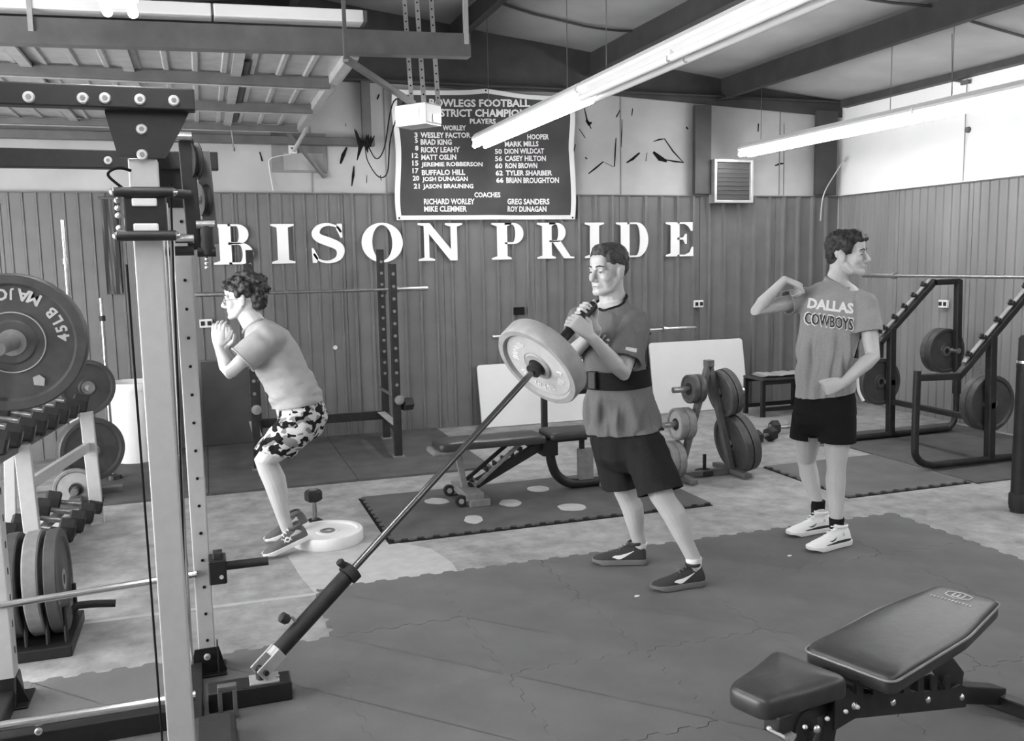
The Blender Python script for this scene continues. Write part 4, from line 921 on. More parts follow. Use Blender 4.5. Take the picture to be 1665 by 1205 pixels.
# ------------------------------------------------------------------ stool, towel and bits at the back right
q = onY(1226, 676, 7.75); zt = onY(1226, 617, 7.75).z; x0 = q.x; x1 = onY(1304, 670, 7.75).x
t = thing('low_frame_stool', 'low black square-tube frame stool before the back wall siding', 'stool', ((x0+x1)/2, 7.7, 0))
for x in (x0, x1):
    for y in (7.6, 7.9): MB().bx(x-.02, x+.02, y-.02, y+.02, 0, zt).build('leg', 'black_steel', t, bevel=.003)
for y in (7.6, 7.9):
    for z in (zt-.02, .08): MB().bx(x0, x1, y-.018, y+.018, z-.02, z+.02).build('rail', 'black_steel', t, bevel=.003)
MB().bx(x0-.02, x1+.02, 7.57, 7.93, zt, zt+.025).build('seat', 'leather', t, bevel=.008)
mb = MB(); mb.loft([[V((lerp(x0+.03, x1-.03, s), 7.62+.12*math.cos(a)+.1, zt+.03+.032*(1+.25*math.sin(s*14)+.2*math.sin(s*31))*(1+math.sin(a))*.5+.0)) for a in [2*math.pi*k/14 for k in range(14)]] for s in [i/16 for i in range(17)]])
tag(mb.build('folded_towel', 'tee_pale', smooth=True), 'pale folded towel lying on the low black frame stool', 'towel')
c = fl(1243, 688); tag(MB().lathe([(.22, 0), (.22, .015), (.2, .02)], (c.x, c.y, 0), (0, 0, 1), 32).build('round_pad', 'grey_plate', smooth=True), 'flat round grey pad lying on the floor beside the low stool', 'pad')
c = fl(1241, 720); dumbbell('black hex dumbbell lying on the floor beyond the A-frame stand', (c.x, c.y, .062), (1, .4, 0), .3, .058)
c = fl(1278, 705); dumbbell('black hex dumbbell lying on the floor behind the black shorts', (c.x, c.y, .062), (1, -.2, 0), .3, .058)

# ------------------------------------------------------------------ dumbbell on end and white plate by the boy
c = fl(512, 862); dz = onY(508, 797, c.y).z
dumbbell('hex dumbbell standing on its end behind the white plate', (c.x, c.y, dz/2), (0, 0, 1), dz, .047, up=V((.6, .8, 0)))
c = fl(536, 900); WPC = V((.60, 5.17, .035))
plate('thick white bumper plate lying flat on the concrete behind the boy', WPC, (0, 0, 1), .205, .07, 'white_plate', facem='white_plastic', hub='grey_iron', name='bumper_plate')

# ------------------------------------------------------------------ incline rack at the right wall
Yf_, Yn_ = 6.25, 5.16
t = IR = thing('incline_rack', 'black tube incline press rack with stepped bar hooks near the right wall', 'weight rack', (5.6, 5.7, .01))
def tub(name, pts, r=.026, y=0): return MB().tube(pts, r, 10).build(name, 'black_worn', t, smooth=True)
def sq(name, a, b, w=.05): return MB().beam(a, b, w, w, (0, 1, 0)).build(name, 'black_worn', t, bevel=.008)
tub('frame_tube', bez([(4.72, Yf_, .04), (6.1, Yf_, .04), (6.26, Yf_, .06), (6.32, Yf_, .16), (6.32, Yf_, .4)], 6)); sq('upright', (6.32, Yf_, .35), (6.29, Yf_, 1.37), .055)
sq('top_bar', (6.3, Yf_, 1.355), (6.0, Yf_, 1.35)); sq('incline_bar', (6.03, Yf_, 1.365), (5.45, Yf_, .84)); sq('stub', (5.46, Yf_, .86), (5.46, Yf_, .72)); sq('post', (5.6, Yf_, .04), (5.58, Yf_, .97), .06)
tub('frame_tube', bez([(6.35, Yn_, .045), (5.2, Yn_, .045), (4.98, Yn_, .055), (4.87, Yn_, .12), (4.85, Yn_, .25), (4.85, Yn_, .76)], 6), .027)
sq('arm', (4.86, Yn_, .71), (5.24, Yn_, .70)); sq('incline_bar', (5.22, Yn_, .69), (5.98, Yn_, 1.40)); sq('top_bar', (5.95, Yn_, 1.38), (6.3, Yn_, 1.38)); sq('post', (5.56, Yn_, .045), (5.53, Yn_, 1.0), .06); sq('upright', (6.3, Yn_, .045), (6.29, Yn_, 1.38), .055)
for z in (1.08, .33): sq('cross_member', (6.31, Yn_, z), (6.31, Yf_, z), .05)
sq('cross_member', (5.57, Yn_, .33), (5.6, Yf_, .33), .045)
for Y, a, b in ((Yf_, V((5.5, Yf_, .90)), V((6.0, Yf_, 1.35))), (Yn_, V((5.3, Yn_, .77)), V((5.95, Yn_, 1.38)))):
    for k in range(5):
        p = a.lerp(b, (k+.4)/5); q = MB().box(p+V((-.03, 0, .035)), (.03, .05, .035), Matrix.Rotation(math.radians(-42), 3, 'Y')).build('bar_hook', 'black_worn', t, bevel=.004); MB().ell(p+V((-.045, -.0, .055)), (.014, .014, .014), seg=10, rings=6).build('hook_tip', 'rubber', q)
    MB().beam(a+V((-.025, 0, .03)), b+V((-.025, 0, .03)), .035, .008, V((-.7, 0, .7))).build('wear_strip', 'grey_iron', t)
for x, Y, z in ((5.59, Yf_, .50), (6.3, Yf_, .74), (5.55, Yn_, .46)): MB().lathe([(.024, -.03), (.024, .26)], (x, Y, z), (0, 1, 0), 14).build('plate_peg', 'steel_bar', t, smooth=True)
for x, Y, z, r, lab in ((5.53, Yf_, .5, .205, 'black plate on the low peg of the far incline rack post'), (6.24, Yf_, .735, .2, 'black plate on the high rear peg of the incline rack'), (5.62, Yn_, .46, .215, 'black plate on the low peg of the near incline rack post')):
    for j in range(2): plate(lab.replace('black plate', ['black rubber plate', 'black iron plate'][j]), (x, Y+.07+j*.062, z), (0, -1, 0), r, .058, 'iron_plate' if j else 'bumper', name='bumper_plate')
barbell('bare barbell resting across the top of the incline rack', (5.98, 7.1, 1.405), (6.02, 4.5, 1.405), .42, rs=.02, rb=.013)
p = fl(1656, 832)
t = thing('padded_post', 'thick black padded post of a machine standing before the incline rack', 'post', (p.x, p.y, 0))
MB().lathe([(.05, .0), (.05, .9), (.052, .9), (.052, .93), (.046, .95), (.046, 1.08), (.03, 1.1)], p, (0, 0, 1), 20).build('post', 'black_worn', t, smooth=True)
MB().lathe([(.055, .02), (.06, .05), (.06, .11), (.052, .12)], p, (0, 0, 1), 20).build('foot_pad', 'rubber', t, smooth=True); MB().beam(p+V((.0, 0, .04)), p+V((.7, .1, .04)), .06, .06).build('base_beam', 'black_worn', t); MB().lathe([(.053, .93), (.053, .945)], p, (0, 0, 1), 20).build('band', 'chrome', t)
MB().beam(p+V((0, 0, .98)), p+V((.6, .1, .98)), .05, .05).build('arm', 'black_worn', t)

# ------------------------------------------------------------------ adjustable benches
def pad_mesh(prof, th, R, o, name, parent, m='leather', rb=.02):
    """upholstered pad: outline prof in the local xy plane, rounded top, thickness th"""
    mb = MB(); n = len(prof); cx = sum(p[0] for p in prof)/n; cy = sum(p[1] for p in prof)/n
    def ringat(sc, z): return [o+R @ V((p[0]+(cx-p[0])/max(.001, math.hypot(p[0]-cx, p[1]-cy))*sc, p[1]+(cy-p[1])/max(.001, math.hypot(p[0]-cx, p[1]-cy))*sc, z)) for p in prof]
    mb.loft([ringat(.004, -th), ringat(0, -th+.006), ringat(0, -rb), ringat(.004, -rb*.55), ringat(.012, -rb*.2), ringat(.03, 0), ringat(.08, .004)])
    return mb.build(name, m, parent, smooth=True)
def outline(pts, r=.03, k=5):
    out = []; n = len(pts)
    for i in range(n):
        a, b, c = V(pts[i-1]+(0,)), V(pts[i]+(0,)), V(pts[(i+1) % n]+(0,)); u = (a-b).normalized(); w = (c-b).normalized()
        p0, p1 = b+u*r, b+w*r
        for j in range(k+1): s = j/k; q = p0*(1-s)**2+b*2*s*(1-s)+p1*s*s; out.append((q.x, q.y))
    sub = []
    for i in range(len(out)):
        a, b = out[i], out[(i+1) % len(out)]; L = math.hypot(a[0]-b[0], a[1]-b[1]); m = max(1, int(L/.04))
        sub += [(a[0]+(b[0]-a[0])*j/m, a[1]+(b[1]-a[1])*j/m) for j in range(m)]
    return sub
# middle bench (runs along the back wall direction)
by_, zt = 5.70, .43
t = thing('adjustable_bench', 'flat black adjustable bench on wheels standing on the spotted mat', 'bench', (2.1, by_, .012))
I3 = Matrix.Identity(3)
pad_mesh(outline([(-.37, -.13), (.37, -.14), (.37, .14), (-.37, .13)], .04), .05, I3, V((1.76, by_, zt)), 'back_pad', t)
pad_mesh(outline([(-.17, -.14), (.17, -.12), (.17, .12), (-.17, .14)], .04), .05, I3, V((2.33, by_, zt+.012)), 'seat_pad', t)
MB().bx(1.35, 1.52, by_-.11, by_+.11, zt-.085, zt-.052).build('pad_end_foam', 'grey_iron', t, bevel=.012)
MB().beam((1.62, by_, .095), (2.17, by_, zt-.07), .05, .06).build('main_beam', 'black_steel', t, bevel=.004)
for k in range(6): c = V((1.62, by_, .095)).lerp(V((2.17, by_, zt-.07)), .25+k*.11); MB().box(c+V((-.02, -.0, .05)), (.018, .07, .035)).build('ladder_tooth', 'black_steel', t, bevel=.003)
MB().beam((1.66, by_-.03, .12), (1.98, by_-.03, zt-.055), .02, .025).build('strut', 'grey_iron', t, bevel=.003); MB().beam((1.60, by_+.03, .14), (1.92, by_+.03, zt-.055), .02, .025).build('strut', 'black_steel', t, bevel=.003)
MB().beam((1.585, by_, .08), (1.535, by_, zt-.06), .04, .04).build('rear_post', 'grey_iron', t, bevel=.004)
MB().bx(1.54, 1.66, by_-.2, by_+.2, .05, .1).build('rear_foot', 'grey_iron', t, bevel=.004); MB().bx(1.56, 1.70, by_-.21, by_-.1, .013, .06).build('foot_box', 'grey_iron', t, bevel=.004)
for yy in (by_-.16, by_+.14): w = MB().lathe([(.038, -.016), (.04, 0), (.038, .016)], (1.51, yy, .052), (0, 1, 0), 20).build('wheel', 'rubber', t, smooth=True); MB().lathe([(.018, -.02), (.018, .02)], (1.51, yy, .052), (0, 1, 0), 14).build('hub', 'galv', w)
for z in (.13, .11): MB().lathe([(.012, -.09), (.012, .09)], (1.6+z*.3, by_, z+.02), (0, 1, 0), 10).build('pivot_bolt', 'chrome', t)
MB().bx(2.13, 2.24, by_-.06, by_+.06, zt-.16, zt-.045).build('hinge_plate', 'black_steel', t, bevel=.006)
MB().tube(bez([(2.2, by_, zt-.1), (2.21, by_, .22), (2.25, by_, .12), (2.34, by_, .055), (2.45, by_, .045), (2.62, by_, .045)], 7), .034, 12).build('curved_leg', 'black_steel', t, smooth=True)
MB().bx(2.2, 2.47, by_-.03, by_+.03, zt-.075, zt-.04).build('seat_rail', 'black_steel', t, bevel=.004); MB().beam((2.44, by_, zt-.06), (2.44, by_, .28), .03, .03, (0, 1, 0)).build('seat_post', 'black_steel', t)
MB().bx(2.41, 2.52, by_-.02, by_+.02, .06, .29).build('leg_panel', 'grey_iron', t, bevel=.003); MB().bx(2.56, 2.64, by_-.22, by_+.22, .013, .05).build('front_foot', 'grey_iron', t, bevel=.004)

# foreground bench
th_ = math.radians(19.5); Rb = Matrix.Rotation(th_, 3, 'Z'); ob = V((1.60, 1.985, 0))
def bl(x, y, z): return ob+Rb @ V((x, y, z))
t = thing('incline_bench', 'near adjustable bench with shiny black tapered pads and torn lining on foam tiles', 'bench', (1.85, 2.05, .012))
Rp = Rb @ Matrix.Rotation(math.radians(-1.5), 3, 'Y')
BPO = bl(.385, -.035, .492)
pad_mesh(outline([(-.37, -.135), (.05, -.14), (.37, -.095), (.37, .095), (.05, .14), (-.37, .135)], .035), .055, Rp, BPO, 'back_pad', t)
pad_mesh(outline([(-.15, -.055), (.14, -.12), (.14, .12), (-.15, .07)], .035), .06, Rb, bl(-.185, .03, .478), 'seat_pad', t)
mb = MB(); pr = outline([(-.37, -.137), (.05, -.142), (.37, -.097), (.37, .097), (.05, .142), (-.37, .137)], .035)
pp = t
pip = [BPO+Rp @ V((x*1.003, y*1.006, -.016)) for x, y in pr]; MB().tube(pip+[pip[0]], .004, 6).build('piping', 'grey_iron', t, smooth=True)
# emblem and small print on the pad
em = thing; zz = .0052
def onpad(x, y): return BPO+Rp @ V((x, y, zz))
hexo = [(-.030, 0), (-.014, .038), (.016, .038), (.030, 0), (.016, -.038), (-.014, -.038)]
mb = MB(); rp = Rp
for i in range(6):
    a, b = hexo[i], hexo[(i+1) % 6]; mb.beam(onpad(.285+a[0], a[1]), onpad(.285+b[0], b[1]), .004, .0015, Rp @ V((0, 0, 1)))
for yy in (-.016, 0, .016): mb.beam(onpad(.272, yy), onpad(.30, yy), .005, .0015, Rp @ V((0, 0, 1)))
mb.beam(onpad(.272, -.016), onpad(.272, .016), .004, .0015, Rp @ V((0, 0, 1)))
mb.build('emblem', 'pale_plate', t)
mb = MB()
for i in range(12):
    y = .062-i*.0113; mb.beam(onpad(.225, y), onpad(.225+random.choice((.009, .012)), y-.002), .005, .0015, Rp @ V((0, 0, 1)))
mb.build('small_print', 'pale_plate', t)
# torn lining under the seat
mb = MB(); mb.loft([[bl(-.33+.16*u, -.03-.05*(1-u)+.05*v, .405-.045*math.sin(math.pi*u)*(1-v*.3)-.005*math.sin(u*20)) for v in (0, 1)]+[bl(-.33+.16*u, -.03-.05*(1-u)+.05*v, .398-.045*math.sin(math.pi*u)*(1-v*.3)) for v in (1, 0)] for u in [k/10 for k in range(11)]]); mb.build('torn_lining', 'tee_pale', t, smooth=True)
for x, y in ((-.325, -.03), (-.25, -.085), (-.17, -.098), (-.1, -.108), (-.055, -.115)): MB().ell(bl(x, y, .402), (.007, .007, .006), seg=8, rings=6).build('staple', 'bolt', t)
# frame
def bar(name, a, b, w, h, m='black_worn'): return MB().beam(bl(*a), bl(*b), w, h).build(name, m, t, bevel=.004)
yb = -.02
bar('seat_rail', (-.30, yb, .40), (.02, yb, .385), .05, .05)
for s in (-1, 1):
    pl = [(-.10, .335), (.0, .335), (.66, .145), (.68, .20), (.62, .235)]; x = .55
    while x > .02:
        zt_ = .415-.29*x; pl += [(x, zt_-.015), (x, zt_+.03), (x-.035, zt_+.04), (x-.035, zt_-.005)]; x -= .085
    pl += [(-.03, .43), (-.10, .43)]
    MB().prism(pl, bl(0, yb+s*.05, 0), Rb @ V((1, 0, 0)), V((0, 0, 1)), .007).build('ladder_plate', 'black_worn', t)
for x, z in ((-.009, .376), (.198, .317), (.405, .256), (.626, .191), (-.184, .37)):
    b_ = MB().lathe([(.011, -.052), (.011, .05)], bl(x, yb, z), Rb @ V((0, 1, 0)), 10).build('axle_bolt', 'black_worn', t); MB().ell(bl(x, yb-.055, z), (.012, .012, .012), seg=12, rings=8).build('bolt_cap', 'chrome', b_, smooth=True)
MB().prism([(.30, .435), (.50, .445), (.55, .37), (.68, .25), (.66, .16), (.60, .16), (.52, .27), (.44, .36)], bl(0, yb-.03, 0), Rb @ V((1, 0, 0)), V((0, 0, 1)), .008).build('support_plate', 'black_worn', t)
bar('pad_rail', (.0, yb, .415), (.60, yb, .425), .10, .03)
bar('rear_beam', (.62, yb, .19), (1.02, yb, .05), .06, .06, 'black_steel')
MB().beam(bl(1.0, -.24, .04), bl(1.0, .22, .04), .05, .05).build('rear_foot', 'black_steel', t, bevel=.004)
bar('seat_post', (-.19, yb, .40), (-.15, yb, .05), .05, .06); bar('main_post', (-.05, yb, .38), (-.14, yb, .05), .05, .07, 'black_steel'); MB().beam(bl(-.15, -.24, .04), bl(-.15, .22, .04), .05, .05).build('front_foot', 'black_steel', t, bevel=.004)
MB().lathe([(.05, -.03), (.05, .03)], bl(-.19, yb, .36), Rb @ V((0, 1, 0)), 20).build('seat_hinge', 'black_worn', t, smooth=True)

# ------------------------------------------------------------------ people
cr = ROT @ V((1, 0, 0)); fw = ROT @ V((0, 0, -1)); UP = V((0, 0, 1)); fwh = V((fw.x, fw.y, 0)).normalized(); crh = V((cr.x, cr.y, 0)).normalized()
def dep(p): return (V(p)-EYE).dot(fw)
def esec(c, d, lat, rl, ra, n=22, pw=2.3):
    d = d.normalized(); lat = (lat-d*lat.dot(d)).normalized(); ap = d.cross(lat); out = []
    for j in range(n):
        a = 2*math.pi*j/n; ca, sa = math.cos(a), math.sin(a)
        out.append(c+lat*(rl*math.copysign(abs(ca)**(2/pw), ca))+ap*(ra*math.copysign(abs(sa)**(2/pw), sa)))
    return out
def trunk(mb, secs, lat, flat=False):
    """secs: (centre, half width, half depth); rounded ends unless flat"""
    P = [V(s[0]) for s in secs]; R = []
    for i, s in enumerate(secs):
        d = P[min(i+1, len(P)-1)]-P[max(i-1, 0)]; l = s[3] if len(s) > 3 else lat; R.append(esec(P[i], d, l, s[1], s[2]))
    if not flat:
        for end in (0, -1):
            s = secs[end]; d = (P[0]-P[1]).normalized() if end == 0 else (P[-1]-P[-2]).normalized(); k = min(s[1], s[2])*.5; dd = (P[1]-P[0]) if end == 0 else (P[-1]-P[-2])
            r2 = esec(P[end]+d*k, dd, s[3] if len(s) > 3 else lat, s[1]*.6, s[2]*.6)
            R = [r2]+R if end == 0 else R+[r2]
    mb.loft(R)
def limb(mb, pts, rad, seg=16):
    pts = [V(p) for p in pts]; d0 = (pts[0]-pts[1]).normalized(); d1 = (pts[-1]-pts[-2]).normalized()
    P = [pts[0]+d0*rad[0]*.8, pts[0]+d0*rad[0]*.5]+pts+[pts[-1]+d1*rad[-1]*.5, pts[-1]+d1*rad[-1]*.8]
    mb.tube(P, [rad[0]*.45, rad[0]*.8]+list(rad)+[rad[-1]*.8, rad[-1]*.45], seg)
def leg(mb, h, k, a, s=1.0, bulge=None):
    h, k, a = V(h), V(k), V(a); b = (bulge or V((0, 0, 0)))
    limb(mb, [h, h.lerp(k, .4), h.lerp(k, .8), k, k.lerp(a, .12)+b*.004, k.lerp(a, .3)+b*.014, k.lerp(a, .5)+b*.010, k.lerp(a, .78), a], [r*s for r in (.088, .084, .066, .058, .055, .058, .052, .038, .035)])
def arm(mb, sh, el, wr, s=1.0):
    sh, el, wr = V(sh), V(el), V(wr)
    limb(mb, [sh, sh.lerp(el, .35), sh.lerp(el, .75), el, el.lerp(wr, .25), el.lerp(wr, .6), wr], [r*s for r in (.056, .05, .043, .041, .043, .034, .027)])
def hand(mb, wr, f, pn, side, curl=(25, 35, 25), s=1.0, thumb=None, spread=.06):
    f = f.normalized(); side = (side-f*side.dot(f)).normalized(); pn0 = V(pn); pn = f.cross(side); pn = pn if pn.dot(pn0) > 0 else -pn
    wr = V(wr)
    def sec(t, w, h): return esec(wr+f*t*s, f, side, w*s, h*s, 14)
    mb.loft([sec(-.015, .022, .018), sec(.0, .026, .019), sec(.03, .034, .018), sec(.065, .040, .016), (sec(.092, .040, .013)), sec(.1, .034, .008)])
    for i, (o, k) in enumerate(zip((.029, .0095, -.0105, -.029), (.95, 1.06, 1.0, .8))):
        p = wr+(f*.088+side*o)*s; d = (f+side*(o*spread*20)).normalized(); ang = 0; P = [p]
        ax = d.cross(pn).normalized()
        for L, c in zip((.044, .027, .022), curl):
            ang += c; q = Matrix.Rotation(math.radians(ang), 3, ax) @ d; p = p+q*L*k*s; P.append(p)
        limb(mb, P, [.0092*s, .0086*s, .0078*s, .0068*s], 10)
    td = thumb or (side*.75+f*.65+pn*.35).normalized()
    b = wr+(f*.022+side*.024)*s; m_ = b+td*.042*s; e = m_+(td*.4+f*.6+pn*.35).normalized()*.032*s; g = e+(td*.2+f*.7+pn*.55).normalized()*.024*s
    limb(mb, [b, m_, e, g], [.014*s, .0125*s, .0105*s, .0085*s], 10)
def head(mb, c, f, u, s=1.0, full=0):
    f = f.normalized(); r = f.cross(u).normalized(); u = r.cross(f).normalized(); R = Matrix((r, f, u)).transposed()
    def L(x, y, z): return V(c)+R @ V((x*s, y*s, z*s))
    def E(x, y, z, a, b, d): mb.ell(L(x, y, z), (a*s, b*s, d*s), R)
    E(0, -.012, .032, .076, .096, .090); E(0, .02, -.03, .062, .07, .088); E(0, .045, -.062, .046, .048, .054); E(0, .072, -.098, .024, .022, .02)
    E(0, .066, .045, .05, .032, .042)
    for q in (-1, 1):
        limb(mb, [L(q*.056, .005, -.05), L(q*.045, .04, -.088), L(q*.012, .078, -.103)], [.020*s, .018*s, .018*s], 12)
        E(q*.038, .058, -.03, .026, .028, .03); limb(mb, [L(q*.012, .090, .018), L(q*.045, .077, .018)], [.0105*s, .0095*s], 10)
        E(q*.032, .076, -.004, .016, .014, .012)
        E(q*.077, -.008, -.014, .010, .021, .033); E(q*.081, -.016, .004, .008, .014, .016)
        E(q*.012, .098, -.045, .009, .011, .008)
    limb(mb, [L(0, .088, .012), L(0, .102, -.014), L(0, .115, -.038)], [.009*s, .0105*s, .0135*s], 12); E(0, .106, -.045, .013, .012, .009)
    E(0, .088, -.069, .022, .009, .0055); E(0, .087, -.080, .019, .009, .006); E(0, .078, -.062, .03, .016, .018)
    if full:
        for q in (-1, 1): E(q*.036, .03, -.060, .027, .045, .048)
        E(0, .03, -.095, .04, .04, .028)
    return L, R
def organic(mb, name, voxel, it=4, fac=.5):
    me = mb.mesh(name); ob = bpy.data.objects.new(name, me)
    m = ob.modifiers.new('r', 'REMESH'); m.mode = 'VOXEL'; m.voxel_size = voxel
    if it: q = ob.modifiers.new('s', 'SMOOTH'); q.factor = fac; q.iterations = it
    out = evaluated(ob); bpy.data.meshes.remove(me); return out
def cut(me, co, no, rad, axis=None):
    """open a garment: drop everything beyond the plane within rad of co (and, for a sleeve, close to the arm's axis)"""
    bm = bmesh.new(); bm.from_mesh(me); co = V(co); no = V(no).normalized()
    def near(q):
        d = q-co
        if d.length > rad: return False
        return axis is None or (d-no*d.dot(no)).length < axis
    vs = [v for v in bm.verts if near(v.co)]; S_ = set(vs); es = [e for e in bm.edges if e.verts[0] in S_ and e.verts[1] in S_]; fs = [f for f in bm.faces if all(v in S_ for v in f.verts)]
    bmesh.ops.bisect_plane(bm, geom=vs+es+fs, plane_co=co, plane_no=no, clear_outer=True); bm.to_mesh(me); bm.free()
def rim(me, co, rad, r, m, parent, name='neckband'):
    """a rolled band sewn along the open edge of a garment nearest co"""
    bm = bmesh.new(); bm.from_mesh(me); E = [e for e in bm.edges if e.is_boundary and ((e.verts[0].co+e.verts[1].co)/2-V(co)).length < rad]
    adj = {}
    for e in E:
        for a, b in ((0, 1), (1, 0)): adj.setdefault(e.verts[a].index, []).append(e.verts[b].index)
    bm.verts.ensure_lookup_table(); best = []; seen = set()
    for s in adj:
        if s in seen: continue
        path = [s]; seen.add(s)
        while True:
            nx = [k for k in adj[path[-1]] if k not in seen]
            if not nx: break
            path.append(nx[0]); seen.add(nx[0])
        if len(path) > len(best): best = path
    P = [bm.verts[k].co.copy() for k in best]; bm.free()
    if len(P) < 8: return None
    for _ in range(6): P = [(P[k-1]+P[k]*2+P[(k+1) % len(P)])/4 for k in range(len(P))]
    P = P[::3]; return MB().tube(P+[P[0]], r, 8).build(name, m, parent, smooth=True)
def keep_largest(me):
    bm = bmesh.new(); bm.from_mesh(me); seen = set(); best = []
    for v in bm.verts:
        if v.index in seen: continue
        st = [v]; seen.add(v.index); isl = []
        while st:
            w = st.pop(); isl.append(w)
            for e in w.link_edges:
                o = e.other_vert(w)
                if o.index not in seen: seen.add(o.index); st.append(o)
        if len(isl) > len(best): best = isl
    B = set(best); bmesh.ops.delete(bm, geom=[v for v in bm.verts if v not in B], context='VERTS'); bm.to_mesh(me); bm.free()
def wrinkle(me, amp, sc, folds=None):
    N = [v.normal.copy() for v in me.vertices]; P = [v.co.copy() for v in me.vertices]; out = []
    for p, n in zip(P, N):
        d = 1.6*noise.noise(V((p.x*sc[0], p.y*sc[1], p.z*sc[2])))+.5*noise.noise(V((p.x*sc[0]*2.1, p.y*sc[1]*2.1, p.z*sc[2]*2.1+5)))
        q = p+n*(d*amp*(folds(p) if folds else 1)); out += [q.x, q.y, q.z]
    me.vertices.foreach_set('co', out); me.update()
def bvh_of(me): return BVHTree.FromPolygons([v.co.copy() for v in me.vertices], [tuple(p.vertices) for p in me.polygons])
def clear(me, over, under, hemz):
    """keep a garment outside what it covers (over) and inside what covers it (under, above hemz)"""
    P = [v.co.copy() for v in me.vertices]; out = []
    for p in P:
        if over:
            h = over.find_nearest(p, .12)
            if h[0] is not None and (p-h[0]).dot(h[1]) < .009: p = h[0]+h[1]*.009
        if under and p.z > hemz:
            h = under.find_nearest(p, .08)
            if h[0] is not None and (p-h[0]).dot(h[1]) > -.008: p = h[0]-h[1]*.008
        out += [p.x, p.y, p.z]
    me.vertices.foreach_set('co', out); me.update()
def ss(x, a, b): x = min(1, max(0, (x-a)/(b-a))); return x*x*(3-2*x)
def cloth(name, mb, m, parent, voxel, cuts, amp=.004, sc=(9, 9, 5), it=12, thick=.004, folds=None, over=None, under=None, hemz=0, pleat=None):
    me = organic(mb, name, voxel, it)
    if pleat:                                            # hanging vertical folds that fade out upwards
        c0, l0, am, fr, z0, z1 = pleat; out = []
        N = [v.normal.copy() for v in me.vertices]
        for v, n in zip([v.co.copy() for v in me.vertices], N):
            u = (v-c0).dot(l0); k = am*(1-ss(v.z, z0, z1))*(math.sin(u*fr+1.5*math.sin(v.z*9))+.5*math.sin(u*fr*1.9+2)); q = v+n*k; out += [q.x, q.y, q.z]
        me.vertices.foreach_set('co', out); me.update()
    if amp: wrinkle(me, amp, sc, folds)
    if over or under: clear(me, over, under, hemz)
    for c_ in cuts: cut(me, *c_)
    keep_largest(me)
    o = link(name, me, m, parent, True, 0, 80); s = o.modifiers.new('thick', 'SOLIDIFY'); s.thickness = thick; s.offset = -1
    return o, BVHTree.FromPolygons([v.co.copy() for v in me.vertices], [tuple(p.vertices) for p in me.polygons])
def strand(mb, a, b, r): mb.tube([a, a.lerp(b, .5), b], [r, r*.9, r*.4], 8)
def drape(txt, quad, bvh, m, parent, bold=.03, off=.003, polys=None, name='lettering', shear=0):
    """print on cloth: quad is the pixel box tl, tr, br, bl as seen in the photograph, laid on the garment it hits"""
    vs, fs, _ = text_mesh(txt, bold, shear)
    me = bpy.data.meshes.new(name); me.from_pydata([(u, v, 0) for u, v in vs], [], fs)
    bm = bmesh.new(); bm.from_mesh(me); bmesh.ops.subdivide_edges(bm, edges=[e for e in bm.edges if e.calc_length() > .03], cuts=2); bmesh.ops.triangulate(bm, faces=bm.faces); bm.to_mesh(me); bm.free()
    tl, tr, br, bl_ = [V(q+(0,)) for q in quad]; last = None
    for v in me.vertices:
        u, w = v.co.x, v.co.y; p = (bl_*(1-u)+br*u)*(1-w)+(tl*(1-u)+tr*u)*w; d = ray(p.x, p.y).normalized(); h = bvh.ray_cast(EYE, d)
        v.co = (h[0]-d*off) if h[0] else (last or at(p.x, p.y, 4.8)); last = v.co.copy()
    return link(name, me, m, parent)
